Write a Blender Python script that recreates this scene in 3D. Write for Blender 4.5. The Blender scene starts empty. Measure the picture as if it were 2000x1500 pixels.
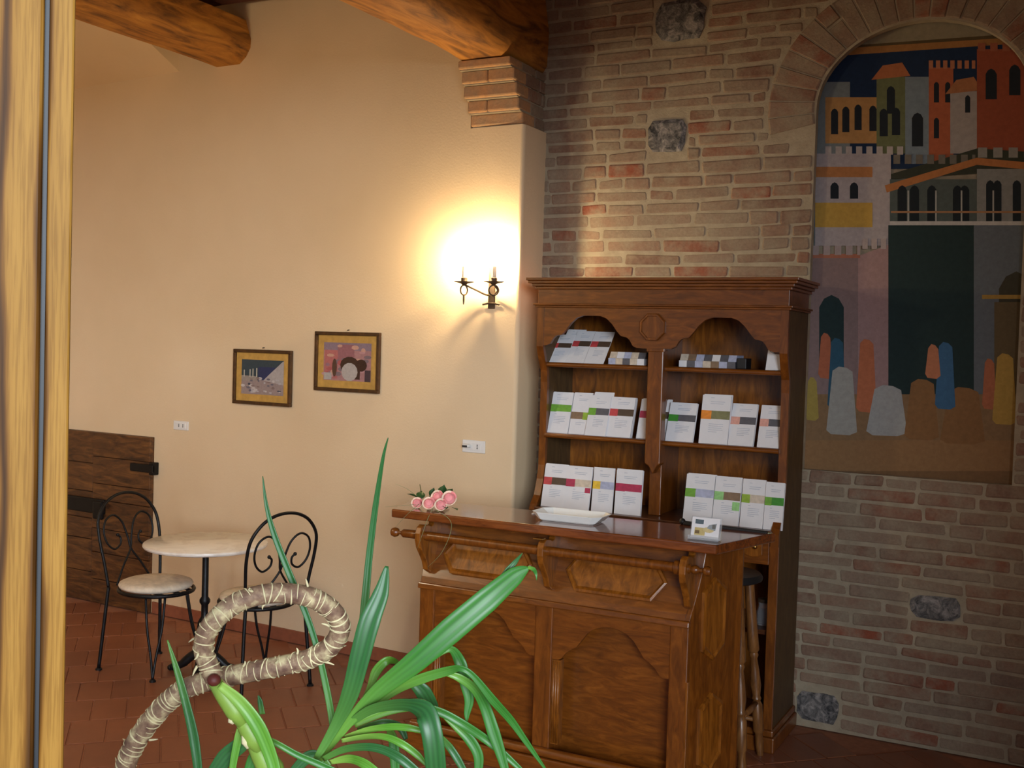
import bpy, bmesh, math, random
from mathutils import Vector, Matrix
random.seed(7)
SC = bpy.context.scene
COL = SC.collection
PI = math.pi

# ------------------------------------------------------------------ camera
FPX, YAW, PITCH, ROLL, CH = 2150.0, .482, .035, .030, 1.8      # focal length in pixels of a 2000 x 1500 frame
def cam_axes():
    f = Vector((-math.sin(YAW), math.cos(YAW), 0)); r = Vector((math.cos(YAW), math.sin(YAW), 0)); u = Vector((0, 0, 1))
    f2 = f*math.cos(PITCH)-u*math.sin(PITCH); u2 = u*math.cos(PITCH)+f*math.sin(PITCH)
    return r*math.cos(ROLL)+u2*math.sin(ROLL), u2*math.cos(ROLL)-r*math.sin(ROLL), f2
CR, CU, CF = cam_axes()
CO = Vector((0, 0, CH))
cd = bpy.data.cameras.new('camera'); cam = bpy.data.objects.new('camera', cd); COL.objects.link(cam)
cd.sensor_width = 36; cd.lens = 36*FPX/2000; cd.clip_start = .05; cd.clip_end = 100
m3 = Matrix((CR, CU, -CF)).transposed()
cam.matrix_world = Matrix.Translation(CO) @ m3.to_4x4()
SC.camera = cam
# ------------------------------------------------------------------ light and exposure
SC.view_settings.view_transform = 'Standard'; SC.view_settings.look = 'None'
SC.view_settings.exposure = 0.0; SC.view_settings.gamma = 1.0; SC.view_settings.use_curve_mapping = False
W = bpy.data.worlds.new('world'); SC.world = W; W.use_nodes = True
W.node_tree.nodes['Background'].inputs[0].default_value = (.75, .86, 1, 1)
W.node_tree.nodes['Background'].inputs[1].default_value = .3
def area(name, loc, target, sx, sy, power, col):
    l = bpy.data.lights.new(name, 'AREA'); l.shape = 'RECTANGLE'; l.size = sx; l.size_y = sy; l.energy = power; l.color = col
    o = bpy.data.objects.new(name, l); COL.objects.link(o); o.location = loc
    o.rotation_euler = (Vector(target)-Vector(loc)).to_track_quat('-Z', 'Y').to_euler()
    return o
area('daylight_outside', (6.8, -7.5, 3.4), (-2.2, 4.3, .9), 6.5, 3.6, 2300, (.82, .91, 1))

# ------------------------------------------------------------------ pixel helpers (a pixel gives a direction only)
def ray(x, y): return CR*((x-1000)/FPX)-CU*((y-750)/FPX)+CF
def on_y(x, y, Y): d = ray(x, y); return CO+d*(Y/d.y)
def on_z(x, y, z): d = ray(x, y); return CO+d*((z-CH)/d.z)
def on_x(x, y, X): d = ray(x, y); return CO+d*(X/d.x)
def far(x, y, d): return CO+ray(x, y)*d
def project(p):
    c = Vector(p)-CO; d = c.dot(CF)
    if d < .05: return None
    return 1000+FPX*c.dot(CR)/d, 750-FPX*c.dot(CU)/d

# ------------------------------------------------------------------ materials
def srgb(r, g, b):
    f = lambda c: (c/255/12.92) if c/255 <= .04045 else ((c/255+.055)/1.055)**2.4
    return (f(r), f(g), f(b), 1)
class NT:
    def __init__(s, name):
        s.m = bpy.data.materials.new(name); s.m.use_nodes = True; s.t = s.m.node_tree; s.b = s.t.nodes['Principled BSDF']
    def n(s, kind, **kw):
        o = s.t.nodes.new('ShaderNode'+kind)
        for k, v in kw.items():
            if k in o.inputs.keys(): o.inputs[k].default_value = v
            else: setattr(o, k, v)
        return o
    def l(s, a, b): s.t.links.new(a, b)
    def set(s, **kw):
        for k, v in kw.items(): s.b.inputs[k.replace('_', ' ')].default_value = v
        return s
    def coords(s, scale=(1, 1, 1), kind='Object', rot=(0, 0, 0)):
        tc = s.n('TexCoord'); mp = s.n('Mapping'); mp.inputs['Scale'].default_value = scale; mp.inputs['Rotation'].default_value = rot
        s.l(tc.outputs[kind], mp.inputs[0]); return mp.outputs[0]
    def ramp(s, fac, stops):
        r = s.n('ValToRGB'); e = r.color_ramp.elements
        while len(e) < len(stops): e.new(.5)
        for i, (p, c) in enumerate(stops): e[i].position = p; e[i].color = c
        s.l(fac, r.inputs[0]); return r.outputs[0]
    def mix(s, fac, a, b, mode='MIX'):
        m = s.n('Mix', data_type='RGBA', blend_type=mode)
        for v, i in ((fac, 0), (a, 6), (b, 7)):
            if hasattr(v, 'is_output'): s.l(v, m.inputs[i])
            else: m.inputs[i].default_value = v
        return m.outputs[2]
    def noise(s, co, scale, detail=4, rough=.55, dist=0):
        o = s.n('TexNoise'); o.inputs['Scale'].default_value = scale; o.inputs['Detail'].default_value = detail
        o.inputs['Roughness'].default_value = rough; o.inputs['Distortion'].default_value = dist
        s.l(co, o.inputs['Vector']); return o.outputs[0]
    def bump(s, h, strength=.2, dist=.01):
        b = s.n('Bump'); b.inputs['Strength'].default_value = strength; b.inputs['Distance'].default_value = dist
        s.l(h, b.inputs['Height']); s.l(b.outputs[0], s.b.inputs['Normal'])
    def col(s, c): s.l(c, s.b.inputs['Base Color'])
MATS = {}
def plain(name, rgb, rough=.5, metal=0, spec=.5, **kw):
    if name in MATS: return MATS[name]
    t = NT(name); t.set(Base_Color=srgb(*rgb), Roughness=rough, Metallic=metal); t.b.inputs['Specular IOR Level'].default_value = spec
    co = t.coords(); n = t.noise(co, kw.get('ns', 30), 3)
    lo = .985 if min(rgb) > 200 else .92; a = srgb(*[c*lo for c in rgb]); b = srgb(*[min(255, c*(1.005 if lo > .95 else 1.05)) for c in rgb])
    t.col(t.ramp(n, [(.3, a), (.7, b)]))
    MATS[name] = t.m; return t.m
def wood(name, dark, mid, light, scale=(6, 6, 1.2), rough=.34, coat=.18, gs=5, bump=.05):
    t = NT(name); co = t.coords(scale)
    n1 = t.noise(co, gs, 6, .6, 1.5); n2 = t.noise(co, gs*5, 4, .6, .5)
    c1 = t.ramp(n1, [(.3, srgb(*dark)), (.52, srgb(*mid)), (.72, srgb(*light))])
    c2 = t.ramp(n2, [(.3, (.78, .78, .78, 1)), (.65, (1, 1, 1, 1))])
    t.col(t.mix(.4, c1, c2, 'MULTIPLY'))
    t.set(Roughness=rough); t.b.inputs['Coat Weight'].default_value = coat; t.b.inputs['Coat Roughness'].default_value = .12
    t.bump(n2, bump, .004)
    return t.m
M_vert = wood('walnut_upright', (92, 47, 9), (116, 62, 14), (138, 78, 22))
M_hori = wood('walnut_lengthwise', (92, 47, 9), (116, 62, 14), (138, 78, 22), (1.2, 6, 6))
M_panel = wood('walnut_panel', (94, 50, 10), (134, 76, 18), (158, 94, 28), (5, 5, 1))
M_side = wood('dull_cabinet_side', (66, 46, 22), (84, 60, 30), (98, 72, 38), (5, 5, 1.2), .6, 0)
M_dark = wood('walnut_dark', (64, 32, 14), (88, 46, 20), (104, 56, 26), (1.5, 6, 6))
M_top = wood('polished_counter_top', (88, 42, 16), (118, 60, 24), (138, 74, 32), (1.1, 6, 6), .16, .8)
M_brass = plain('brass', (190, 150, 80), .3, 1)
M_beam = wood('old_chestnut_beam', (92, 58, 22), (172, 112, 40), (204, 142, 56), (4, .7, 4), .75, 0, 3, .5)
M_joist = wood('dark_red_joist', (60, 28, 18), (84, 40, 26), (100, 52, 34), (.6, 5, 5), .8, 0, 3, .3)
M_ceil = plain('ceiling_boards', (150, 118, 92), .9)
M_door = wood('dark_chestnut_plank', (44, 24, 12), (92, 56, 26), (124, 80, 38), (1.0, 4, 5), .55, .1, 4, .3)
M_iron = plain('black_wrought_iron', (30, 30, 32), .45, .6)
M_rust = plain('rusty_iron', (74, 58, 44), .6, .5)
M_white = plain('white_plastic', (226, 222, 216), .35)
M_hole = plain('socket_slot', (40, 38, 38), .6)
M_ceramic = plain('white_ceramic', (236, 236, 232), .15)
M_paper = plain('white_paper', (226, 224, 226), .6)
M_grey = plain('grey_print', (176, 182, 196), .6)
M_black = plain('matte_black', (24, 24, 26), .5)
M_gasket = plain('rubber_gasket', (26, 30, 38), .5)
M_mat = plain('ochre_mat_board', (190, 146, 70), .8)
M_frame = wood('dark_picture_frame', (50, 30, 14), (72, 46, 22), (90, 58, 28), (3, 3, 3), .45, .1)
M_cloth = plain('cream_cushion_cloth', (222, 206, 184), .85)
M_dove = wood('stool_wood', (84, 50, 24), (124, 80, 40), (146, 98, 52), (5, 5, 1.2), .4, .2)

# plaster
t = NT('cream_plaster'); co = t.coords()
n = t.noise(co, 1.3, 3); t.col(t.ramp(n, [(.3, srgb(218, 190, 152)), (.7, srgb(226, 199, 162))]))
t.bump(t.noise(co, 90, 4, .7), .25, .004); t.set(Roughness=.9); M_plaster = t.m
# brick, with limewash smears; one tone for each brick
def brick_mat(name, cols, wash=.5):
    t = NT(name); g = t.n('NewGeometry'); oi = t.n('ObjectInfo')
    add = t.n('Math', operation='ADD'); t.l(g.outputs['Random Per Island'], add.inputs[0]); t.l(oi.outputs['Random'], add.inputs[1])
    fr = t.n('Math', operation='FRACT'); t.l(add.outputs[0], fr.inputs[0])
    base = t.ramp(fr.outputs[0], [(i/(len(cols)-1), srgb(*c)) for i, c in enumerate(cols)])
    tc = t.n('TexCoord'); geo = g.outputs['Position']
    n1 = t.noise(geo, 9, 5, .65); n2 = t.noise(geo, 60, 4, .7)
    f = t.ramp(n1, [(.38, (0, 0, 0, 1)), (.66, (wash, wash, wash, 1))])
    c = t.mix(f, base, srgb(156, 142, 120)); c = t.mix(.5, c, t.ramp(n2, [(.3, (.6, .6, .6, 1)), (.7, (1.1, 1.1, 1.1, 1))]), 'MULTIPLY')
    t.col(c); t.bump(n2, .5, .006); t.set(Roughness=.95); t.b.inputs['Specular IOR Level'].default_value = .2
    return t.m
M_brick = brick_mat('old_brick', [(150, 122, 102), (132, 100, 82), (146, 122, 104), (142, 92, 72), (146, 118, 98), (136, 114, 98), (150, 128, 108), (128, 98, 82), (150, 84, 62)], .8)
M_corbel = brick_mat('corbel_brick', [(204, 156, 110), (186, 134, 92), (206, 164, 120)], .5)
t = NT('lime_mortar'); g = t.n('NewGeometry'); n1 = t.noise(g.outputs['Position'], 14, 5, .6); n2 = t.noise(g.outputs['Position'], 90, 4, .7)
t.col(t.ramp(n1, [(.3, srgb(150, 136, 114)), (.7, srgb(172, 158, 134))])); t.bump(n2, .6, .006); t.set(Roughness=.95); M_mortar = t.m
t = NT('grey_field_stone'); g = t.n('NewGeometry'); n1 = t.noise(g.outputs['Position'], 22, 6, .7, 1); n2 = t.noise(g.outputs['Position'], 80, 5, .7)
t.col(t.ramp(n1, [(.34, srgb(52, 52, 54)), (.5, srgb(116, 112, 110)), (.66, srgb(168, 160, 154))])); t.bump(n2, .8, .01); t.set(Roughness=.95); M_stone = t.m
# terracotta
t = NT('terracotta_tile'); g = t.n('NewGeometry'); oi = t.n('ObjectInfo')
add = t.n('Math', operation='ADD'); t.l(g.outputs['Random Per Island'], add.inputs[0]); t.l(oi.outputs['Random'], add.inputs[1])
fr = t.n('Math', operation='FRACT'); t.l(add.outputs[0], fr.inputs[0])
c = t.ramp(fr.outputs[0], [(0, srgb(138, 84, 58)), (.5, srgb(146, 90, 62)), (1, srgb(132, 80, 56))])
n1 = t.noise(g.outputs['Position'], 6, 5, .6); c = t.mix(.5, c, t.ramp(n1, [(.3, (.72, .72, .72, 1)), (.7, (1.08, 1.05, 1, 1))]), 'MULTIPLY')
t.col(c); t.set(Roughness=.42); t.bump(t.noise(g.outputs['Position'], 60, 3), .1, .003); M_tile = t.m
M_grout = plain('floor_grout', (160, 104, 74), .9)
M_skirt = plain('terracotta_skirting', (146, 84, 58), .6)
# light wood of the window frame, long cathedral grain
t = NT('pale_ash_frame'); co = t.coords((1, 1, .16))
nz = t.noise(co, 16, 3, .5, 1.2); w = t.n('TexWave', wave_type='BANDS', bands_direction='X'); w.inputs['Scale'].default_value = 20; w.inputs['Distortion'].default_value = 5
w.inputs['Detail'].default_value = 2; w.inputs['Detail Scale'].default_value = .8; t.l(co, w.inputs['Vector'])
c = t.ramp(w.outputs[0], [(.0, srgb(76, 46, 12)), (.12, srgb(122, 80, 26)), (.3, srgb(156, 112, 46)), (.9, srgb(168, 124, 54))])
c = t.mix(.6, c, t.ramp(nz, [(.3, (.7, .66, .6, 1)), (.7, (1, 1, 1, 1))]), 'MULTIPLY')
fine = t.noise(t.coords((90, 90, 3)), 6, 3); c = t.mix(.7, c, t.ramp(fine, [(.38, (.66, .6, .5, 1)), (.56, (1, 1, 1, 1))]), 'MULTIPLY')
t.col(c); t.set(Roughness=.5); t.b.inputs['Specular IOR Level'].default_value = .15; t.bump(fine, .08, .001); M_ash = t.m
# marble
t = NT('white_marble'); co = t.coords(); n1 = t.noise(co, 5, 6, .6, 2)
t.col(t.ramp(n1, [(.42, srgb(224, 216, 208)), (.54, srgb(236, 230, 222))])); t.set(Roughness=.18); M_marble = t.m
# leaf
def leaf_mat(name, a, b, c):
    t = NT(name); at = t.n('Attribute', attribute_name='leafuv'); sep = t.n('SeparateXYZ'); t.l(at.outputs['Vector'], sep.inputs[0])
    w = t.n('Math', operation='SINE'); mu = t.n('Math', operation='MULTIPLY'); mu.inputs[1].default_value = 27; t.l(sep.outputs[0], mu.inputs[0]); t.l(mu.outputs[0], w.inputs[0])
    st = t.n('Math', operation='MULTIPLY_ADD'); st.inputs[1].default_value = .5; st.inputs[2].default_value = .5; t.l(w.outputs[0], st.inputs[0])
    c1 = t.mix(st.outputs[0], srgb(*a), srgb(*b))
    c2 = t.mix(t.ramp(sep.outputs[1], [(.0, (1, 1, 1, 1)), (.45, (0, 0, 0, 1))]), c1, srgb(*c))
    t.col(c2); t.set(Roughness=.42); t.b.inputs['Subsurface Weight'].default_value = .0
    t.bump(st.outputs[0], .05, .002)
    return t.m
M_leaf = leaf_mat('leaf_green', (46, 108, 36), (56, 122, 44), (112, 160, 60))
M_leafd = leaf_mat('leaf_blue_green', (38, 90, 42), (46, 104, 50), (92, 142, 60))
M_leafy = leaf_mat('leaf_yellow_green', (84, 142, 42), (96, 154, 50), (152, 190, 84))
M_sheath = plain('pale_leaf_sheath', (132, 164, 66), .45)
t = NT('ringed_cane_bark'); g = t.n('NewGeometry'); n1 = t.noise(g.outputs['Position'], 45, 4, .6)
t.col(t.ramp(n1, [(.32, srgb(98, 68, 54)), (.50, srgb(138, 110, 86)), (.66, srgb(196, 180, 138))])); t.set(Roughness=.7); M_bark = t.m
M_scar = plain('dry_leaf_scar', (216, 204, 160), .8)
M_bud = plain('red_bud', (92, 34, 26), .6)
M_pot = plain('terracotta_pot', (168, 96, 62), .8)
M_soil = plain('potting_soil', (50, 38, 28), .95)
M_rose = plain('rose_pink', (236, 150, 150), .6)
M_rosel = plain('rose_pale_petal', (244, 216, 190), .6)
M_rleaf = plain('rose_leaf', (44, 82, 36), .5)
M_stem = plain('flower_stem', (92, 92, 54), .6)
t = NT('lit_candle_bulb'); t.set(Base_Color=(1, .9, .7, 1)); t.b.inputs['Emission Color'].default_value = (1, .76, .42, 1); t.b.inputs['Emission Strength'].default_value = 1450; M_bulb = t.m
t = NT('clear_acrylic'); t.set(Base_Color=(.95, .97, 1, 1), Roughness=.05); t.b.inputs['Transmission Weight'].default_value = .85; t.b.inputs['IOR'].default_value = 1.3; M_acr = t.m
# printed picture: colour of each painted patch is stored on its faces
def print_mat(name, rough, grain):
    t = NT(name); at = t.n('Attribute', attribute_name='ink'); g = t.n('NewGeometry')
    n1 = t.noise(g.outputs['Position'], grain, 4, .7)
    t.col(t.mix(.45, at.outputs['Color'], t.ramp(n1, [(.3, (.66, .66, .66, 1)), (.7, (1.15, 1.15, 1.15, 1))]), 'MULTIPLY'))
    t.set(Roughness=rough); t.b.inputs['Specular IOR Level'].default_value = .25; return t.m
M_mural = print_mat('painted_mural', .85, 40)
M_print = print_mat('printed_picture', .4, 70)

# ------------------------------------------------------------------ mesh builder
ORG = {}
class MB:
    def __init__(s): s.v = []; s.f = []; s.c = []
    def add(s, vs, fs):
        o = len(s.v); s.v += [Vector(p) for p in vs]; s.f += [tuple(i+o for i in q) for q in fs]; return s
    def box(s, a, b):
        (x0, y0, z0), (x1, y1, z1) = a, b
        return s.add([(x0, y0, z0), (x1, y0, z0), (x1, y1, z0), (x0, y1, z0), (x0, y0, z1), (x1, y0, z1), (x1, y1, z1), (x0, y1, z1)],
                     [(0, 3, 2, 1), (4, 5, 6, 7), (0, 1, 5, 4), (1, 2, 6, 5), (2, 3, 7, 6), (3, 0, 4, 7)])
    def loft(s, rings, close=True, cap=True):
        o = len(s.v); n = len(rings[0])
        for r in rings: s.v += [Vector(p) for p in r]
        for i in range(len(rings)-1):
            for j in range(n if close else n-1):
                k = (j+1) % n; s.f.append((o+i*n+j, o+i*n+k, o+(i+1)*n+k, o+(i+1)*n+j))
        if cap:
            s.f.append(tuple(o+j for j in reversed(range(n)))); e = o+(len(rings)-1)*n; s.f.append(tuple(e+j for j in range(n)))
        return s
    def prism(s, a, b): return s.loft([a, b])          # two matching outlines
    def tube(s, pts, r, n=8, cap=True):
        pts = [Vector(p) for p in pts]; k = len(pts); rr = r if isinstance(r, (list, tuple)) else [r]*k
        rings = []; up = None
        for i, p in enumerate(pts):
            d = (pts[min(i+1, k-1)]-pts[max(i-1, 0)]).normalized()
            if up is None: up = d.orthogonal().normalized()
            up = (up-d*up.dot(d)); up = up.normalized() if up.length > 1e-6 else d.orthogonal().normalized()
            w = d.cross(up)
            rings.append([p+(up*math.cos(2*PI*j/n)+w*math.sin(2*PI*j/n))*rr[i] for j in range(n)])
        return s.loft(rings, True, cap)
    def lathe(s, prof, c=(0, 0, 0), axis='z', n=20):
        c = Vector(c); rings = []
        for r, h in prof:
            q = []
            for j in range(n):
                a = 2*PI*j/n; u, v = r*math.cos(a), r*math.sin(a)
                q.append(c+Vector({'z': (u, v, h), 'x': (h, u, v), 'y': (v, h, u)}[axis]))
            rings.append(q)
        return s.loft(rings)
    def ball(s, c, r, n=12, sq=(1, 1, 1)):
        c = Vector(c); m = n//2; rings = []
        for i in range(m+1):
            th = PI*(i+.02)/(m+.04); rings.append([c+Vector((r*math.sin(th)*math.cos(2*PI*j/n)*sq[0], r*math.sin(th)*math.sin(2*PI*j/n)*sq[1], -r*math.cos(th)*sq[2])) for j in range(n)])
        return s.loft(rings)
    def obj(s, name, mat, parent=None, smooth=False, bevel=0, seg=2, ink=None, org=None):
        o0 = ORG.get(parent.name, Vector()) if parent else (Vector(org) if org else Vector())
        me = bpy.data.meshes.new(name); me.from_pydata([v-o0 for v in s.v], [], s.f); me.update()
        bm = bmesh.new(); bm.from_mesh(me); bmesh.ops.recalc_face_normals(bm, faces=bm.faces); bm.to_mesh(me); bm.free()
        me.materials.append(mat); o = bpy.data.objects.new(name, me); COL.objects.link(o)
        if smooth:
            for p in me.polygons: p.use_smooth = True
            if smooth == 'auto':
                try: me.set_sharp_from_angle(angle=math.radians(38))
                except Exception: pass
        if bevel:
            b = o.modifiers.new('bevel', 'BEVEL'); b.width = bevel; b.segments = seg; b.limit_method = 'ANGLE'; b.angle_limit = math.radians(35)
        if parent: o.parent = parent; ORG[o.name] = o0
        elif org: o.location = o0
        return o
def tag(o, label, cat=None, group=None, kind=None):
    o['label'] = label
    if cat: o['category'] = cat
    if group: o['group'] = group
    if kind: o['kind'] = kind
    return o
def thing(name, loc, label, cat, group=None, kind=None):
    o = bpy.data.objects.new(name, None); COL.objects.link(o); o.location = loc; o.empty_display_size = .1
    ORG[o.name] = Vector(loc); return tag(o, label, cat, group, kind)
def copy_tree(o, parent=None):
    c = o.copy(); COL.objects.link(c); c.parent = parent
    for ch in list(o.children): copy_tree(ch, c)
    return c
def smoothline(pts, n=6):
    pts = [Vector(p) for p in pts]; out = []
    for i in range(len(pts)-1):
        p0, p1, p2, p3 = pts[max(i-1, 0)], pts[i], pts[i+1], pts[min(i+2, len(pts)-1)]
        for k in range(n):
            u = k/n; out.append(.5*((2*p1)+(p2-p0)*u+(2*p0-5*p1+4*p2-p3)*u*u+(3*p1-p0-3*p2+p3)*u**3))
    return out+[pts[-1]]
def lerp(a, b, t): return a+(b-a)*t

# ------------------------------------------------------------------ room dimensions
YB = 5.35                       # brick wall
XP = -2.635                     # end of the plaster wall
def YP(x): return 5.09-.045*(x-XP)      # plaster wall, almost parallel to the brick one
def on_plaster(x, y, off=0):
    d = ray(x, y); t = (5.09-off+.045*XP)/(d.y+.045*d.x); return CO+d*t
ZC = 3.80
XL, XR, YF = -6.9, 1.5, .62

# ------------------------------------------------------------------ floor: terracotta laid diagonally
floor = MB().box((XL-.2, -3.0, -.08), (XR+.2, YB+.3, -.006)).obj('floor', M_grout)
tag(floor, 'terracotta tile floor laid diagonally', 'floor', kind='structure')
ca = math.sqrt(.5)
def tile_pt(u, v): return (-u*ca+v*ca, u*ca+v*ca)       # u runs away to the left, v away to the right
TL, TW, G = .30, .158, .0035
near, rest = [], []
for i in range(-2, 36):
    for j in range(-50, 60):
        u = i*TL; v = j*TW+(TW/2 if i % 2 else 0)
        cs = [tile_pt(u+G, v+G), tile_pt(u+TL-G, v+G), tile_pt(u+TL-G, v+TW-G), tile_pt(u+G, v+TW-G)]
        cx, cy = sum(c[0] for c in cs)/4, sum(c[1] for c in cs)/4
        lim = (YP(cx)-.13 if cx < XP else YB-.12)
        if not (XL+.15 < cx < XR-.15 and YF+.3 < cy < lim): continue
        p = project((cx, cy, 0))
        vis = p and ((120 < p[0] < 900 and 1150 < p[1] < 1530) or (1420 < p[0] < 2030 and 1400 < p[1] < 1530))
        (near if vis else rest).append((cx, cy, cs))
near.sort(key=lambda q: q[0]**2+q[1]**2); rest += near[290:]; near = near[:290]
def tile_geo(mb, cs, jz):
    ins = [(lerp(x, sum(c[0] for c in cs)/4, .02), lerp(y, sum(c[1] for c in cs)/4, .02)) for x, y in cs]
    mb.loft([[(x, y, -.008) for x, y in cs], [(x, y, jz-.0025) for x, y in cs], [(x, y, jz) for x, y in ins]])
tm = None
for cx, cy, cs in near:
    if tm is None:
        mb = MB(); tile_geo(mb, [(x-cx, y-cy) for x, y in cs], 0); o = mb.obj('tile', M_tile, floor); tm = o.data
    else:
        o = bpy.data.objects.new('tile', tm); COL.objects.link(o); o.parent = floor
    o.location = (cx, cy, random.uniform(-.001, .0008))
mb = MB()
for cx, cy, cs in rest: tile_geo(mb, cs, random.uniform(-.001, .0008))
tag(mb.obj('tile_field', M_tile, floor), 'terracotta tiles out of the way', kind='stuff')

# ------------------------------------------------------------------ plaster wall with brick corbel on its end
ZPT = 2.95
mb = MB()
def plast(x0, x1, z0, z1): mb.prism([(x0, YP(x0), z0), (x1, YP(x1), z0), (x1, YB+.25, z0), (x0, YB+.25, z0)], [(x0, YP(x0), z1), (x1, YP(x1), z1), (x1, YB+.25, z1), (x0, YB+.25, z1)])
plast(XL, -2.965, 0, ZC+.1)
wall_left = mb.obj('wall_left', M_plaster); tag(wall_left, 'cream plastered wall behind the table and chairs', 'wall', kind='structure')
# rounded wall end
mb = MB(); r = .022; yb = YB+.02
out = [(-2.967, YP(-2.965))]+[(XP-r+r*math.sin(a), YP(XP)+r-r*math.cos(a)) for a in [i*PI/10 for i in range(6)]]+[(XP, yb), (-2.967, yb)]
mb.prism([(x, y, 0) for x, y in out], [(x, y, ZPT-.004) for x, y in out])
o = mb.obj('wall_end', M_plaster, wall_left, smooth='auto')
# skirting in terracotta
mb = MB(); mb.prism([(-5.30, YP(-5.30)-.012, 0), (XP+.0, YP(XP)-.012, 0), (XP, YP(XP), 0), (-5.30, YP(-5.30), 0)], [(-5.30, YP(-5.30)-.012, .075), (XP, YP(XP)-.012, .075), (XP, YP(XP)+.0, .075), (-5.30, YP(-5.30), .075)])
sk = mb.obj('baseboard_left', M_skirt, bevel=.003); tag(sk, 'low terracotta skirting along the plaster wall', 'baseboard', kind='structure')
# corbel: courses stepping out under the beam
corb = thing('brick_corbel', (-2.8, 5.09, ZPT), 'stepped brick corbel under the big beam', 'corbel', kind='structure')
random.seed(3)
courses = [(2.952, 3.012, 0.0), (3.018, 3.078, .035), (3.084, 3.146, .075), (3.152, 3.214, .115), (3.219, 3.262, .15)]
mb = MB(); mb.box((-2.955, 5.11, 2.955), (-2.66, YB+.05, 3.255)); mb.obj('mortar_core', M_mortar, corb)
for z0, z1, pr in courses: MB().box((-2.955, 5.11-pr, z0-.006), (-2.656, 5.2, z1)).obj('mortar_bed', M_mortar, corb)
for z0, z1, pr in courses:
    y0 = YP(-2.8)-pr-random.uniform(0, .012); xl, xr = -2.965+random.uniform(-.006, .01), -2.645+random.uniform(-.008, .008)
    cuts = [xl, lerp(xl, xr, random.choice((.38, .62, .5))), xr] if pr in (.115, .035) else [xl, xr]
    for a, b in zip(cuts, cuts[1:]):
        mb = MB().box((a+.002, y0, z0), (b-.002, y0+.14, z1)); mb.obj('brick', M_corbel, corb, bevel=.009)
    for a, b in ((y0+.145, y0+.30), (y0+.31, YB+.03)):
        if b-a > .03: MB().box((-2.80, a, z0), (xr-.004, b-.004, z1)).obj('brick', M_brick, corb, bevel=.006)

# ------------------------------------------------------------------ brick wall with arched recess
AX, AW, AB, ASP, AZ0, ADEP = -.742, .462, .37, 2.97, 1.245, .045   # arch centre, half width, rise, springing, sill, depth
def arch(x, grow=0):
    u = (x-AX)/(AW+grow); return ASP+(AB+grow)*math.sqrt(max(0, 1-u*u))
XB0, XB1 = -2.95, XR
mb = MB()
def slab(x0, x1, z0, z1): mb.add([(x0, YB, z0), (x1, YB, z0), (x1, YB, z1), (x0, YB, z1)], [(0, 1, 2, 3)])
slab(XB0, AX-AW, 0, ZC+.1); slab(AX+AW, XB1, 0, ZC+.1); slab(AX-AW, AX+AW, 0, AZ0)
N = 28
xs = [AX-AW*math.cos(PI*i/N) for i in range(N+1)]
for a, b in zip(xs, xs[1:]):
    mb.add([(a, YB, arch(a)), (b, YB, arch(b)), (b, YB, ZC+.1), (a, YB, ZC+.1)], [(0, 1, 2, 3)])
    mb.add([(a, YB, arch(a)), (b, YB, arch(b)), (b, YB+ADEP, arch(b)), (a, YB+ADEP, arch(a))], [(0, 1, 2, 3)])
for x in (AX-AW, AX+AW): mb.add([(x, YB, AZ0), (x, YB+ADEP, AZ0), (x, YB+ADEP, ASP), (x, YB, ASP)], [(0, 1, 2, 3)])
mb.add([(AX-AW, YB, AZ0), (AX+AW, YB, AZ0), (AX+AW, YB+ADEP, AZ0), (AX-AW, YB+ADEP, AZ0)], [(0, 1, 2, 3)])
mb.box((XB0, YB+ADEP+.02, 0), (XB1, YB+.3, ZC+.1))
wall_back = mb.obj('wall_back', M_mortar); tag(wall_back, 'old brick wall with an arched recess for the mural', 'wall', kind='structure')
random.seed(21)
stones = [(-2.055, -1.845, 2.80, 2.975), (-2.04, -1.765, 3.36, 3.57), (-.685, -.465, .60, .715), (-1.185, -.985, .03, .175)]
for x0, x1, z0, z1 in stones:
    n = 14; cx, cz = (x0+x1)/2, (z0+z1)/2; ring = []
    for j in range(n):
        a = 2*PI*j/n; q = (abs(math.cos(a))**5+abs(math.sin(a))**5)**(-.2)*random.uniform(.9, 1.02)
        ring.append((cx+(x1-x0)/2*q*math.cos(a), cz+(z1-z0)/2*q*math.sin(a)))
    mb = MB().loft([[(x, YB+.01, z) for x, z in ring], [(x, YB-.004, z) for x, z in ring], [(lerp(x, cx, .2), YB-.010-random.uniform(0, .004), lerp(z, cz, .2)) for x, z in ring]])
    mb.obj('stone', M_stone, wall_back)
def brick_geo(mb, x0, x1, z0, z1, tilt, proud):
    y1 = YB+.008; y0 = YB-proud; b = min(.007, (z1-z0)*.2); j = lambda s=.0055: random.uniform(-s, s)
    back = [(x0, z0+j()), (x1, z0+tilt+j()), (x1+j(), z1+tilt+j()), (x0+j(), z1+j())]
    cx, cz = (x0+x1)/2, (z0+z1)/2; L = x1-x0; H = z1-z0
    # eight-sided outline: worn corners
    def oct8(k, ins):
        (ax, az), (bx, bz), (cx_, cz_), (dx, dz) = back
        w = min(.006, L*.2); h = H*.14
        pts = [(ax+w, az), (bx-w, bz), (bx, bz+h), (cx_, cz_-h), (cx_-w, cz_), (dx+w, dz), (dx, dz-h), (ax, az+h)]
        return [(cx+(x-cx)*(1-ins/L*2), k, cz+(z-cz)*(1-ins/H*2)) for x, z in pts]
    mb.loft([oct8(y1, 0), oct8(y0+b*.6, 0), oct8(y0, b)])
vis, hid = [], []
z = .012
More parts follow.
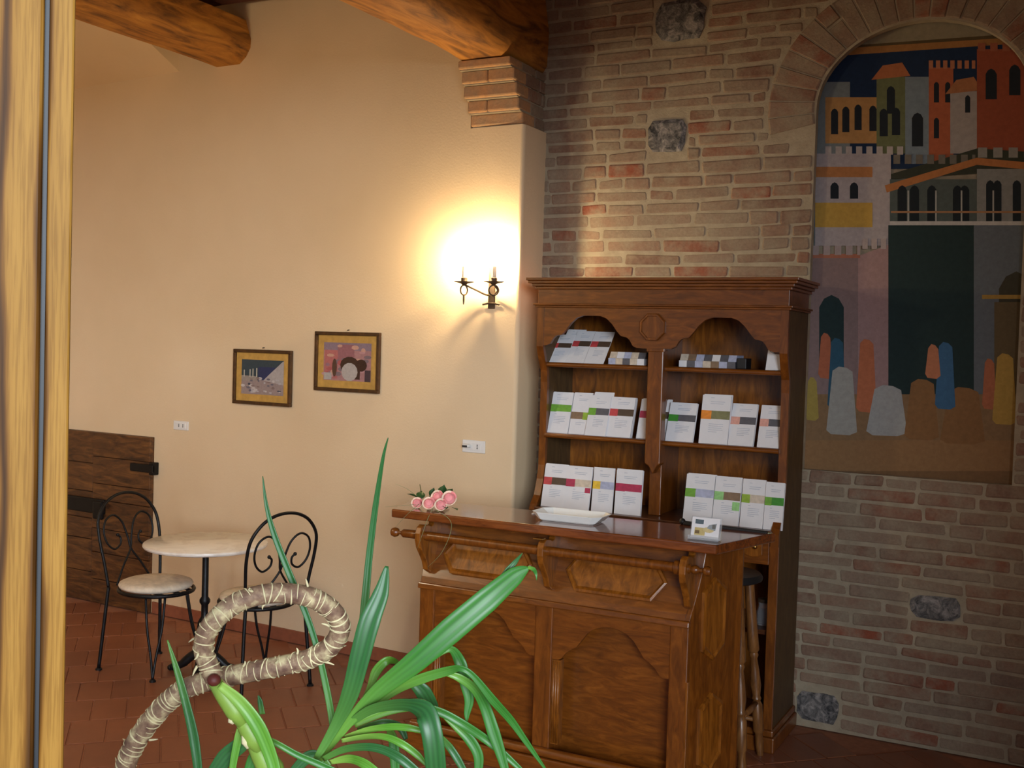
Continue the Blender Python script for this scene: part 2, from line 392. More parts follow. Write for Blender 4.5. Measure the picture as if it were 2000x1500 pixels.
while z < ZC-.02:
    H = random.uniform(.048, .062); zc = z+H/2
    x = XB0+random.uniform(0, .25)
    block = [(s[0]-.006, s[1]+.006) for s in stones if s[2]-.02 < zc < s[3]+.02]
    if AZ0-.03 < zc < ASP: block.append((AX-AW-.006, AX+AW+.006))
    if zc >= ASP-.25:
        g = .245
        zz = max(zc-ASP, 0)
        if zc > ASP-.02 or True:
            gg = g if zc > ASP-.1 else g*max(0, (zc-ASP+.25)/.15)
            if zz < AB+gg:
                hw = (AW+gg)*math.sqrt(max(0, 1-(zz/(AB+gg))**2)); block.append((AX-hw-.006, AX+hw+.006))
    while x < XB1:
        L = random.choice((.27, .28, .29, .25, .14, .13, .2, .3)); x1 = x+L
        segs = [(x, x1)]
        for b0, b1 in block:
            ns = []
            for a, b in segs:
                if b <= b0 or a >= b1: ns.append((a, b)); continue
                if a < b0: ns.append((a, b0))
                if b > b1: ns.append((b1, b))
            segs = ns
        for a, b in segs:
            if b-a < .04: continue
            d = (a, b, z, z+H, random.uniform(-.006, .006), random.uniform(.001, .005))
            hidden = (-2.48 < a and b < -1.2 and zc < 1.9) or b > 0 or b < -2.72
            (hid if hidden else vis).append(d)
        x = x1+random.uniform(.006, .014)
    z += H+random.uniform(.008, .013)
# voussoirs round the arch
NV = 25
for i in range(NV):
    a0 = PI*(-.06+1.12*i/NV)+.006; a1 = PI*(-.06+1.12*(i+1)/NV)-.006
    mb = MB()
    def vp(a, g): return (AX-(AW+g)*math.cos(a), ASP+(AB+g)*math.sin(a))
    g0, g1 = .012, .012+random.choice((.13, .22, .225, .22))
    for ga, gb in ((g0, g1),)+(((g1+.012, .235),) if g1 < .18 else ()):
        q = [vp(a0, ga), vp(a1, ga), vp(a1, gb), vp(a0, gb)]; cx, cz = sum(p[0] for p in q)/4, sum(p[1] for p in q)/4
        pr = random.uniform(.003, .008)
        mb = MB().loft([[(x, YB+.008, z_) for x, z_ in q], [(x, YB-pr+.004, z_) for x, z_ in q], [(lerp(x, cx, .08), YB-pr, lerp(z_, cz, .08)) for x, z_ in q]])
        if cx < .05: mb.obj('voussoir', M_brick, wall_back)
vis.sort(key=lambda d: -(d[1]-d[0])); hid += vis[270:]; vis = vis[:270]
for d in vis:
    mb = MB(); brick_geo(mb, *d); mb.obj('brick', M_brick, wall_back)
mb = MB()
for d in hid: brick_geo(mb, *d)
tag(mb.obj('brick_field', M_brick, wall_back), 'bricks hidden by the cabinet or out of frame', kind='stuff')

# ------------------------------------------------------------------ other walls, ceiling
def wallbox(name, a, b, mat, label):
    o = MB().box(a, b).obj(name, mat); tag(o, label, 'wall', kind='structure'); return o
wallbox('wall_side', (XL-.2, YF, 0), (XL, YB+.3, ZC+.1), M_plaster, 'cream plastered side wall past the small door')
wallbox('wall_right', (XR, YF, 0), (XR+.2, YB+.3, ZC+.1), M_plaster, 'cream plastered wall on the right, out of view')
mb = MB().box((XL-.2, YF, 0), (-3.6, YF+.3, ZC+.1)).box((1.3, YF, 0), (XR+.2, YF+.3, ZC+.1)).box((-3.6, YF, 2.85), (1.3, YF+.3, ZC+.1))
tag(mb.obj('wall_front', M_plaster), 'plastered front wall around the glazed entrance', 'wall', kind='structure')
o = MB().box((XL-.2, YF, ZC+.1), (XR+.2, YB+.3, ZC+.2)).obj('ceiling', M_ceil); tag(o, 'boarded ceiling over the timber beams', 'ceiling', kind='structure')
for k, y in enumerate((5.02, 4.55, 4.08, 3.61, 3.14, 2.67, 2.2, 1.73, 1.26)):
    mb = MB(); segs = 12; rings = []
    for i in range(segs+1):
        x = lerp(XL, XR, i/segs); j = random.uniform(-.006, .006)
        rings.append([(x, y-.045+j, ZC-.02+j), (x, y+.045+j, ZC-.02-j), (x, y+.045, ZC+.1), (x, y-.045, ZC+.1)])
    where = ('nearest the plaster wall', 'second from the plaster wall')[k] if k < 2 else 'farther towards the entrance'
    o = mb.loft(rings).obj('ceiling_joist', M_joist, bevel=.006)
    tag(o, 'dark red-brown ceiling joist '+where, 'joist', 'ceiling joists', 'structure')
def beam(name, xc, w, zb, h, y0, y1, label, seed, cham):
    random.seed(seed); rings = []; n = 26
    for i in range(n+1):
        y = lerp(y0, y1, i/n); dx = .012*math.sin(y*1.7+seed)+random.uniform(-.004, .004); dz = .010*math.sin(y*2.3+seed*2)+random.uniform(-.003, .003)
        ww = w/2*(1+.03*math.sin(y*3.1+seed)); c = cham*(1+.3*math.sin(y*2.7+seed))
        sec = [(-ww+c*.4, zb+dz), (ww-c*.9, zb+dz), (ww-c*.35, zb+c*.4+dz), (ww, zb+c+dz), (ww+.004, zb+h*.55), (ww-c*.4, zb+h), (-ww+c*.4, zb+h), (-ww, zb+h*.6), (-ww, zb+c*.6+dz)]
        rings.append([(xc+dx+a+random.uniform(-.003, .003), y, b_+random.uniform(-.003, .003)) for a, b_ in sec])
    o = MB().loft(rings).obj(name, M_beam, smooth='auto'); return tag(o, label, 'beam', kind='structure')
beam('ceiling_beam', -2.795, .335, 3.262, .40, YF+.2, YB-.003, 'thick honey-brown timber beam resting on the brick corbel', 2, .06)
beam('ceiling_beam', -4.72, .30, 3.455, .26, YF+.2, YP(-4.72)+.03, 'rough timber beam ending in the plaster wall above the pictures', 5, .085)
# sloping plaster soffit in the upper left corner
A = Vector((-5.155, YP(-5.155)+.01, 3.45)); mb = MB()
mb.prism([(-5.155, YP(-5.155)+.02, 3.452), (-5.155, 4.35, 3.86), (-5.155, YP(-5.155)+.02, 3.90)], [(XL, YP(XL)+.02, 3.42), (XL, 4.35, 3.86), (XL, YP(XL)+.02, 3.90)])
o = mb.obj('trim_1', M_plaster); tag(o, 'sloping plaster soffit above the small wooden door', 'soffit', kind='structure')

# ------------------------------------------------------------------ mural: a plain painted townscape in colour patches
def patches(mb_list, mapper, items, dz):
    vs, fs, cs = [], [], []
    for k, (col, pts) in enumerate(items):
        o = len(vs); vs += [mapper(x, y, k*dz) for x, y in pts]; fs.append(tuple(range(o, o+len(pts)))); cs.append(col)
    return vs, fs, cs
def picture(name, mat, parent, vs, fs, cs, label=None):
    o0 = ORG.get(parent.name, Vector()) if parent else Vector()
    me = bpy.data.meshes.new(name); me.from_pydata([Vector(v)-o0 for v in vs], [], fs)
    at = me.attributes.new('ink', 'FLOAT_COLOR', 'CORNER'); i = 0
    for p, c in zip(me.polygons, cs):
        col = srgb(*c)
        for _ in range(p.loop_total): at.data[i].color = col; i += 1
    me.materials.append(mat); o = bpy.data.objects.new(name, me); COL.objects.link(o)
    if parent: o.parent = parent
    return o
def R_(x0, y0, x1, y1): return [(x0, y0), (x1, y0), (x1, y1), (x0, y1)]
def oval(cx, cy, rx, ry, n=14): return [(cx+rx*math.cos(2*PI*i/n), cy+ry*math.sin(2*PI*i/n)) for i in range(n)]
def archwin(x, y0, y1, w): return [(x-w, y1), (x-w, y0+w), (x-w*.6, y0+w*.3), (x, y0), (x+w*.6, y0+w*.3), (x+w, y0+w), (x+w, y1)]
GR = (150, 116, 74)
it = [((26, 48, 82), R_(1540, 0, 2060, 330)), ((150, 138, 110), [(1620, 60), (2060, 20), (2060, 60), (1620, 92)]), ((96, 78, 48), [(1620, 92), (2060, 60), (2060, 80), (1620, 108)]), ((176, 118, 58), [(1620, 96), (2060, 68), (2060, 80), (1620, 110)])]
def tower(col, x0, y0, x1, y1, roof=None, wins=(), wc=(34, 40, 48), ww=7, wh=50):
    it.append((col, R_(x0, y0, x1, y1)))
    if roof: it.append((roof, [(x0-10, y0+6), (x0+12, y0-22), (x1-6, y0-28), (x1+10, y0-2)]))
    for wx, wy in wins: it.append((wc, archwin(wx, wy, wy+wh, ww)))
def merlon(col, x0, x1, y, s=14, h=14):
    x = x0
    while x < x1: it.append((col, R_(x, y-h, min(x+s*.6, x1), y+2))); x += s
it += [((124, 134, 136), R_(1590, 160, 1660, 480))]
tower((196, 142, 78), 1612, 190, 1712, 280, None, [(1630, 212), (1652, 208), (1676, 204), (1705, 206)])
tower((112, 118, 76), 1712, 150, 1768, 300, (190, 108, 62), [(1726, 212), (1750, 210), (1740, 168)], ww=8, wh=54)
tower((124, 140, 152), 1768, 150, 1814, 320, None, [(1792, 220)], ww=11, wh=66)
tower((190, 96, 58), 1814, 132, 1862, 320, None, [(1829, 160), (1829, 230), (1851, 160)], ww=5, wh=40); merlon((196, 120, 80), 1814, 1905, 132)
tower((168, 158, 152), 1856, 178, 1908, 300, (184, 116, 70), [(1890, 186)], ww=5, wh=34)
tower((166, 78, 48), 1908, 96, 2060, 300, None, [(1936, 134), (1982, 126)], ww=11, wh=60); merlon((172, 92, 60), 1910, 2060, 98, 24)
tower((178, 166, 166), 1592, 300, 1740, 480); merlon((184, 172, 166), 1612, 1765, 300, 20, 14)
it += [((196, 124, 66), R_(1592, 326, 1704, 346)), ((34, 40, 48), archwin(1630, 356, 388, 8)), ((34, 40, 48), archwin(1668, 356, 388, 8)), ((206, 160, 62), R_(1592, 396, 1704, 444))]
it += [((60, 64, 50), [(1740, 340), (1908, 290), (2060, 300), (2060, 330), (1740, 350)])]; merlon((120, 112, 100), 1745, 1905, 318, 22, 16); merlon((150, 146, 138), 1910, 2060, 306, 30, 18)
it += [((86, 96, 92), R_(1738, 350, 1908, 442)), ((140, 140, 136), R_(1908, 330, 2060, 442)), ((196, 120, 62), [(1728, 362), (1908, 308), (2060, 322), (2060, 336), (1908, 322), (1732, 376)])]
for wx in (1762, 1786, 1820, 1870, 1884): it.append(((30, 38, 44), archwin(wx, 362, 436, 9)))
for wx in (1934, 1948, 1986): it.append(((34, 42, 48), archwin(wx, 352, 432, 8)))
for wx in (1774, 1828, 1878, 1940): it.append(((176, 176, 168), R_(wx-1.5, 372, wx+1.5, 436)))
it += [((176, 126, 84), R_(1740, 412, 2060, 416)), ((196, 190, 184), R_(1738, 432, 2060, 440))]
it += [((38, 58, 58), R_(1735, 440, 1902, 790)), ((104, 112, 120), R_(1902, 440, 2060, 790))]
it += [((148, 120, 116), R_(1570, 500, 1690, 780)), ((172, 134, 130), [(1676, 500), (1735, 478), (1735, 780), (1676, 780)]), ((186, 112, 84), R_(1570, 496, 1680, 504))]; merlon((176, 156, 152), 1586, 1680, 496, 22, 16); merlon((184, 166, 160), 1684, 1735, 484, 18, 18)
it += [((40, 60, 60), archwin(1624, 576, 700, 24)), ((70, 66, 52), archwin(1985, 530, 700, 34)), ((110, 92, 62), R_(1942, 590, 2060, 790)), ((182, 140, 60), R_(1918, 576, 2060, 584))]
it += [((148, 112, 74), R_(1550, 770, 2060, 990)), ((160, 116, 72), R_(1550, 860, 2060, 920)), ((136, 98, 62), R_(1550, 920, 2060, 990))]
def dab(col, x, y0, y1, w): it.append((col, [(x-w*.6, y0+8), (x-w*.2, y0), (x+w*.3, y0+2), (x+w*.7, y0+10), (x+w, y1-6), (x+w*.5, y1), (x-w*.7, y1-2), (x-w, y1-10)]))
for c, x, y0, y1, w in (((176, 150, 66), 1586, 736, 822, 13), ((196, 104, 68), 1612, 650, 740, 14), ((48, 92, 116), 1634, 660, 800, 18), ((170, 166, 156), 1644, 716, 850, 30), ((204, 112, 70), 1692, 662, 806, 20),
                        ((172, 172, 168), 1732, 752, 852, 40), ((150, 104, 60), 1800, 740, 860, 34), ((150, 104, 60), 1880, 756, 868, 44), ((60, 108, 152), 1846, 668, 800, 20), ((204, 124, 84), 1822, 672, 740, 15), ((190, 108, 72), 1932, 700, 800, 14), ((192, 150, 64), 1962, 690, 830, 24)): dab(c, x, y0, y1, w)
it = [(tuple(.96*lerp(v, sum(c)/3, .15) for v in c), q) for c, q in it]          # faded distemper colours
vs, fs, cs = patches(None, lambda x, y, d: on_y(x, y, YB+ADEP+.012-d), it, .00007)
mu = picture('wall_mural', M_mural, None, vs, fs, cs)
tag(mu, 'large painted mural of a walled town filling the arched recess', 'mural')

# ------------------------------------------------------------------ open leaf of the entrance door close to the camera
dv = ray(70, 750); dv = Vector((dv.x, dv.y, 0)).normalized(); rv = Vector((dv.y, -dv.x, 0)); DD = .92
def leaf_s(px):
    q = ray(px, 750); q = Vector((q.x, q.y, 0)); q = q*(DD/q.dot(dv)); return q.dot(rv)
def leafbox(mb, s0, s1, d0, d1, z0, z1):
    c = [dv*(DD+d)+rv*s_ for s_, d in ((s0, d0), (s1, d0), (s1, d1), (s0, d1))]
    return mb.prism([(p.x, p.y, z0) for p in c], [(p.x, p.y, z1) for p in c])
s133, s84, s76 = leaf_s(136), leaf_s(86), leaf_s(77)
def ashmat(i): return M_ash
door2 = thing('door_2', tuple(dv*DD+rv*s76), 'pale ash entrance door leaf standing open at the left edge', 'door', kind='structure')
leafbox(MB(), s76-.085, s76, 0, .045, .01, 2.45).obj('stile', M_ash, door2, bevel=.003)
leafbox(MB(), s76-.004, s84+.004, .006, .045, .01, 2.45).obj('gasket', M_gasket, door2)
leafbox(MB(), s84, s133, .001, .04, .01, 2.45).obj('meeting_stile', M_ash, door2, bevel=.002)
for z0, z1 in ((.01, .2), (2.33, 2.45)): leafbox(MB(), s76-.64, s76-.083, .002, .043, z0, z1).obj('rail', M_ash, door2, bevel=.003)
leafbox(MB(), s76-.73, s76-.638, 0, .045, .01, 2.45).obj('stile', M_ash, door2, bevel=.003)
leafbox(MB(), s76-.64, s76-.08, .018, .024, .19, 2.34).obj('pane', M_acr, door2)

# ------------------------------------------------------------------ tall brochure cabinet
CX0, CX1, CYF, CYB = -2.455, -1.20, 4.95, YB-.015
CM = -1.83
cab = thing('display_cabinet', (CM, 5.15, 0), 'tall carved walnut display cabinet full of brochures against the brick wall', 'cabinet')
# side boards with a wavy front edge
prof = [(0, CYF-.03), (.93, CYF-.03), (.985, CYF-.03), (1.01, CYF-.015), (1.05, CYF+.02), (1.09, CYF+.035), (1.13, CYF+.05), (1.20, CYF+.062), (1.62, CYF+.062), (1.68, CYF+.055), (1.73, CYF+.03), (1.77, CYF+.012), (1.80, CYF), (1.998, CYF)]
for x in (CX0, CX1-.035):
    out = [(y, z_) for z_, y in prof]+[(CYB, 1.998), (CYB, 0)]
    MB().prism([(x, y, z_) for y, z_ in out], [(x+.035, y, z_) for y, z_ in out]).obj('side_panel', M_side, cab, bevel=.003)
    MB().prism([(x-.001, y-.003, z_) for z_, y in prof]+[(x-.001, y+.02, z_) for z_, y in reversed(prof)], [(x+.0355, y-.003, z_) for z_, y in prof]+[(x+.0355, y+.02, z_) for z_, y in reversed(prof)]).obj('front_edge', M_vert, cab)
    MB().box((x-.004, CYF-.034, 0), (x+.039, CYF-.026, .93)).obj('stile', M_vert, cab, bevel=.002)
MB().box((CX0+.03, CYB-.018, .05), (CX1-.03, CYB, 2.08)).obj('back_panel', M_panel, cab)
# shelves
for z_, y0 in ((1.722, CYF+.055), (1.365, CYF+.055)):
    sh = MB().box((CX0+.03, y0, z_-.022), (CX1-.03, CYB-.01, z_)).obj('shelf', M_hori, cab, bevel=.002)
    MB().lathe([(.012, CX0+.035), (.012, CX1-.035)], (0, y0-.002, z_-.012), 'x', 10).obj('nosing', M_hori, sh, smooth='auto')
MB().box((CX0+.03, CYF-.04, .975), (CX1-.03, CYB-.01, 1.0)).obj('desk_shelf', M_dark, cab, bevel=.004)
# fascia with two scalloped arches
AR = [(0, 0), (.17, 0), (.30, .012), (.42, .04), (.52, .075), (.60, .098), (.72, .104), (.78, .118), (.84, .145), (.93, .155)]
def scallop(cx, hw, zt, drop): return [(cx+u*hw, zt-d/.155*drop) for u, d in AR]
for cx, x0, x1 in ((-2.163, CX0+.034, CM), (-1.508, CM, CX1-.034)):
    R2 = scallop(cx, .262, 1.957, .152); L2 = [(2*cx-x, z_) for x, z_ in reversed(R2)]
    low = L2+R2[1:]
    mb = MB(); pts = [(x0, low[0][1]-.0)]+low+[(x1, low[-1][1])]
    for (xa, za), (xb, zb) in zip(pts, pts[1:]):
        mb.prism([(xa, CYF, za), (xb, CYF, zb), (xb, CYF, 2.005), (xa, CYF, 2.005)], [(xa, CYF+.022, za), (xb, CYF+.022, zb), (xb, CYF+.022, 2.005), (xa, CYF+.022, 2.005)]) if xb-xa > 1e-4 else None
    mb.obj('scalloped_fascia', M_hori, cab)
def octo(c, r, y0, y1, mat, name, parent, rim=.012):
    n = 8; mk = lambda rr, y: [(c[0]+rr*math.cos(PI/8+2*PI*j/n), y, c[1]+rr*math.sin(PI/8+2*PI*j/n)) for j in range(n)]
    ro = MB().loft([mk(r, y1), mk(r, y0+.004), mk(r-.004, y0), mk(r-rim, y0), mk(r-rim-.002, y0+.006)]).obj(name, mat, parent)
    return ro
octo((-1.843, 1.907), .069, CYF-.016, CYF+.002, M_vert, 'octagon_rosette', cab)
# frieze and cornice
MB().box((CX0, CYF-.002, 2.0), (CX1, CYB, 2.09)).obj('frieze', M_hori, cab, bevel=.002)
def mould(name, z0, z1, steps, mat):
    mb = MB(); n = len(steps); prev = z0
    for k, e in enumerate(steps):
        za = lerp(z0, z1, k/n); zb = lerp(z0, z1, (k+1)/n); mb.box((CX0-e, CYF-e, za), (CX1+e, CYB, zb))
    return mb.obj(name, mat, cab, bevel=.003)
mould('lower_moulding', 1.995, 2.015, [.012, .020], M_hori)
mould('cornice', 2.085, 2.14, [.014, .026, .042, .050], M_hori)
# middle divider with an applied pointed strip
MB().box((CM-.032, CYF+.07, 1.0), (CM+.03, CYF+.10, 1.84)).obj('divider', M_vert, cab, bevel=.004)
MB().box((CM-.010, CYF+.09, 1.0), (CM+.012, CYB-.02, 2.0)).obj('divider_board', M_vert, cab)
out = [(-1.868, 1.80), (-1.790, 1.80), (-1.790, 1.255), (-1.803, 1.245), (-1.812, 1.232), (-1.826, 1.205), (-1.838, 1.23), (-1.850, 1.245), (-1.868, 1.255)]
st = MB().prism([(x, CYF+.012, z_) for x, z_ in out], [(x, CYF+.075, z_) for x, z_ in out]).obj('pointed_strip', M_vert, cab, bevel=.005)
MB().box((-1.874, CYF+.006, 1.79), (-1.784, CYF+.03, 1.815)).obj('cap', M_vert, st, bevel=.003)
# lower part: drawers with a wavy apron, open shelf, plinth
for k, (x0, x1) in enumerate(((CX0+.04, CM-.02), (CM+.02, CX1-.04))):
    dr = MB().box((x0, CYF-.034, .845), (x1, CYF+.3, .965)).obj('drawer', M_hori, cab, bevel=.003)
    w = [(lerp(x0+.03, x1-.03, i/24), .888+.012*math.sin(i*PI/4)) for i in range(25)]
    MB().prism([(x, CYF-.042, z_) for x, z_ in w]+[(x1-.03, CYF-.042, .945), (x0+.03, CYF-.042, .945)], [(x, CYF-.03, z_) for x, z_ in w]+[(x1-.03, CYF-.03, .945), (x0+.03, CYF-.03, .945)]).obj('wavy_front', M_panel, dr, bevel=.002)
    MB().ball(((x0+x1)/2 if k == 0 else x1-.06, CYF-.052, .925), .012).obj('knob', M_brass, dr, smooth=True)
MB().box((CX0+.03, CYF, .52), (CX1-.03, CYB-.02, .54)).obj('shelf', M_dark, cab)
MB().box((CX0-.02, CYF-.06, 0), (CX1+.02, CYB, .07)).box((CX0-.012, CYF-.05, .07), (CX1+.012, CYB, .10)).obj('plinth', M_vert, cab, bevel=.006)

# ------------------------------------------------------------------ brochures
INK = {'red': (196, 70, 72), 'magenta': (178, 52, 84), 'green': (112, 168, 56), 'deep_green': (62, 142, 44), 'lime': (146, 178, 58), 'orange': (236, 142, 48), 'pink': (224, 164, 148), 'yellow': (232, 190, 60), 'pale': (150, 206, 130),
       'p_dark': (84, 66, 52), 'p_brown': (134, 108, 84), 'p_sky': (176, 180, 204), 'p_grey': (92, 90, 96), 'p_cream': (206, 190, 170), 'p_olive': (128, 126, 86)}
IM = {k: plain('ink_'+k, v, .55, ns=60) for k, v in INK.items()}
def leaflet(x0, x1, zs, yb, hgt, lean, thick, band, photo, label, group, low=0, top=0, flip=False, extra=None, yaw=0):
    """stack of folded leaflets leaning back on a shelf; x0..x1 along the shelf, yb front foot"""
    t_ = thing('brochure', ((x0+x1)/2, yb, zs), label, 'brochure', group)
    w = x1-x0; cs, sn = math.cos(lean), math.sin(lean)
    def P(u, v, d): # u 0..1 across, v metres up the cover, d metres in front of the cover
        x = x0+u*w; return Vector((x, yb+v*sn-d*cs+math.sin(yaw)*(u-.5)*w, zs+v*cs+d*sn+.0005))
    def slabp(u0, u1, v0, v1, d0, d1, name, mat, par):
        mb = MB().prism([P(u0, v0, d0), P(u1, v0, d0), P(u1, v1, d0), P(u0, v1, d0)], [P(u0, v0, d1), P(u1, v0, d1), P(u1, v1, d1), P(u0, v1, d1)]); return mb.obj(name, mat, par)
    # pages: several sheets slightly fanned
    n = 3
    for k in range(n):
        dx = random.uniform(-.02, .02)*(k < n-1); d1 = -thick*(n-1-k)/n; d0 = d1-thick/n*.92
        vt = hgt+random.uniform(0, .008)*(k < n-1)
        slabp(0+dx, 1+dx, thick*sn*.0, vt, d0, d1, 'pages' if k < n-1 else 'cover', M_paper, t_)
    cov = [c for c in t_.children if c.name.startswith('cover')][0]
    b0, b1 = (.52+low)*hgt, (.70+low)*hgt; sp = .36
    pu = (0, sp, sp, 1) if not flip else (1-sp, 1, 0, 1-sp)
    slabp(pu[0], pu[1], b0, b1, 0, .0006, 'colour_band', IM[band], cov)
    slabp(pu[2], pu[3], b0+.002, b1, 0, .0007, 'printed_photo', IM[photo], cov)
    mb = MB()
    for vv, wd in ((.94, .12), (.86, .5), (.82, .45), (.46, .1), (.40, .5), (.36, .5), (.32, .46), (.28, .5), (.24, .3)):
        v = vv*hgt
        if b0-.01 < v < b1+.01: continue
        mb.prism([P(.30, v, 0), P(.30+wd, v, 0), P(.30+wd, v+.0022, 0), P(.30, v+.0022, 0)], [P(.30, v, .0004), P(.30+wd, v, .0004), P(.30+wd, v+.0022, .0004), P(.30, v+.0022, .0004)])
    mb.obj('print_lines', M_grey, cov)['kind'] = 'stuff'
    if extra: slabp(extra[0], extra[1], extra[2]*hgt, extra[3]*hgt, 0, .0007, 'corner_mark', IM[extra[4]], cov)
    return t_
random.seed(11)
def bx(px, py, Y): return on_y(px, py, Y).x
S1, S2, S3 = 1.722, 1.365, 1.0
g1, g2, g3 = 'leaflets on the top shelf', 'leaflets on the middle shelf', 'leaflets on the desk shelf'
y1 = CYF+.075
for a, b, lab, vt in ((1063, 1103, 'white leaflet with red band, left of the three on the top shelf', .185), (1104, 1139, 'white leaflet with red band, middle of the three on the top shelf', .21), (1140, 1178, 'white leaflet with red band, right of the three on the top shelf', .21)):
    leaflet(bx(a, 705, y1), bx(b, 706, y1), S1, y1, vt, .72, .004, 'red', 'p_dark', lab, g1)
leaflet(bx(1082, 705, y1)+.0, bx(1118, 706, y1), S1, y1+.012, .222, .72, .003, 'red', 'p_dark', 'white leaflet tucked behind the left one on the top shelf', g1)
row2 = [(1064, 1108, .212, .30, .012, 'green', 'green', 'white leaflet with a green band at the far left of the middle shelf', 0, False, 0),
        (1109, 1145, .212, .30, .010, 'lime', 'p_brown', 'leaflet with brown photo and lime square, second on the middle shelf', -.16, True, .004),
        (1143, 1183, .205, .36, .010, 'green', 'p_grey', 'leaflet with green square before a green sheet on the middle shelf', .0, False, -.012),
        (1182, 1230, .205, .32, .035, 'red', 'p_dark', 'thick stack of leaflets with a red square left of the cabinet post', 0, False, 0),
        (1238, 1296, .20, .33, .012, 'magenta', 'p_dark', 'leaflet with a maroon band half hidden behind the cabinet post', 0, False, .03),
        (1299, 1352, .19, .34, .010, 'deep_green', 'p_grey', 'leaflet with a deep green square right of the cabinet post', 0, False, 0),
        (1364, 1420, .232, .20, .035, 'orange', 'p_olive', 'tall thick stack of leaflets with an orange square', -.02, False, 0),
        (1421, 1470, .205, .34, .025, 'pink', 'p_grey', 'stack of leaflets with pink square and dark photo beside the orange one', -.02, False, 0),
        (1478, 1527, .20, .32, .025, 'pink', 'p_grey', 'leaflets with pink square and dark photo at right end of middle shelf', -.02, False, 0)]
for a, b, h_, ln, th, bd, ph, lab, low, fl, dy in row2:
    py = 848+(a-1064)*.056; leaflet(bx(a, py, y1), bx(b, py, y1), S2, y1+dy, h_, ln, th, bd, ph, lab, g2, low, 0, fl)
leaflet(bx(1146, 852, y1), bx(1184, 853, y1), S2, y1+.006, .222, .36, .002, 'green', 'green', 'green-edged sheet behind the third leaflet on the middle shelf', g2, .22)
y3 = CYF+.0
row3 = [(1056, 1100, .212, .22, .01, 'red', 'p_dark', 'leaflet with red square at the left end of the desk shelf', False, None),
        (1100, 1149, .212, .20, .01, 'magenta', 'p_cream', 'leaflet with magenta square and magenta mark at its lower right', False, (.78, 1, .40, .52, 'magenta')),
        (1154, 1195, .212, .12, .012, 'yellow', 'p_sky', 'leaflet with a yellow square and blue sky photo', False, None),
        (1199, 1250, .212, .10, .012, 'magenta', 'magenta', 'leaflet with a full magenta band left of the cabinet post', False, None),
        (1333, 1389, .222, .20, .02, 'green', 'p_sky', 'leaflet with a green band and landscape photo right of the cabinet post', False, None),
        (1390, 1441, .218, .20, .02, 'pale', 'p_brown', 'leaflet with brown photo and a pale green mark low on its right edge', False, (.72, 1, .32, .50, 'pale')),
        (1444, 1489, .215, .18, .018, 'lime', 'p_cream', 'leaflet with a lime square and field photo', False, None),
        (1490, 1527, .21, .14, .018, 'green', 'deep_green', 'leaflet with a full green band at the right end of the desk shelf', False, None)]
for a, b, h_, ln, th, bd, ph, lab, fl, ex in row3:
    py = 985+(a-1060)*.104; leaflet(bx(a, py, y3), bx(b, py, y3), S3, y3, h_, ln, th, bd, ph, lab, g3, 0, 0, fl, ex)
# small booklet packs lying on the top shelf
def pack(px0, px1, y, label, cols):
    x0, x1 = bx(px0, 708, y), bx(px1, 710, y); t_ = thing('postcard_pack', ((x0+x1)/2, y, S1), label, 'postcards', 'postcard packs on the top shelf')
    n = len(cols); hh = .062
    for r_ in range(2):
        for k in range(n):
            xa, xb = lerp(x0, x1, k/n), lerp(x0, x1, (k+1)/n)
            c = cols[(k+r_*3) % n]
            MB().prism([(xa+.0005, y+r_*.012, S1+r_*hh/2+.0005), (xb-.0005, y+r_*.012, S1+r_*hh/2+.0005), (xb-.0005, y+r_*.03, S1+(r_+1)*hh/2), (xa+.0005, y+r_*.03, S1+(r_+1)*hh/2)],
                       [(xa+.0005, y+.14, S1+r_*hh/2+.0005), (xb-.0005, y+.14, S1+r_*hh/2+.0005), (xb-.0005, y+.14, S1+(r_+1)*hh/2), (xa+.0005, y+.14, S1+(r_+1)*hh/2)]).obj('card_bundle', IM[c] if c in IM else M_paper, t_)
    return t_
pack(1188, 1258, CYF+.09, 'low pack of bluish postcards left of the cabinet post on the top shelf', ['p_sky', 'p_cream', 'p_grey', 'p_cream', 'paper'])
pack(1326, 1436, CYF+.10, 'long low pack of postcards right of the cabinet post on the top shelf', ['paper', 'p_grey', 'p_sky', 'p_cream', 'p_brown', 'p_sky', 'p_grey'])
x0 = bx(1440, 710, CYF+.12); o = MB().box((x0, CYF+.11, S1), (x0+.045, CYF+.2, S1+.05)).obj('card_box', M_black, bevel=.003, org=(x0, CYF+.11, S1))
tag(o, 'small black box at the end of the long postcard pack', 'box')
t_ = thing('folded_sheet', (bx(1512, 715, y1), y1, S1), 'torn white sheet standing at the right end of the top shelf', 'paper')
q = [(1495, 714), (1534, 714), (1531, 684), (1508, 682), (1501, 672)]
f0 = [on_y(x, y, y1+.0+(714-y)*.0004) for x, y in q]; f0 = [Vector((p.x, p.y, max(p.z-(on_y(1510, 714, y1).z-S1), S1))) for p in f0]
MB().prism(f0, [p+Vector((0, .0015, 0)) for p in f0]).obj('sheet', M_paper, t_)
g0 = [p+Vector((.008, .02, 0)) for p in f0]; MB().prism(g0, [p+Vector((0, .0015, 0)) for p in g0]).obj('fold', M_paper, t_)
# jar on the lower shelf
p = on_y(1491, 1232, CYF+.1); jr = thing('glass_jar', (p.x, CYF+.1, .54), 'small clear glass jar on the lower cabinet shelf', 'jar')
MB().lathe([(.001, .54), (.032, .541), (.034, .60), (.026, .63), (.028, .645), (.001, .646)], (p.x, CYF+.1, 0)).obj('body', M_acr, jr, smooth='auto')
MB().lathe([(.030, .646), (.030, .662), (.001, .664)], (p.x, CYF+.1, 0)).obj('lid', M_rust, jr)

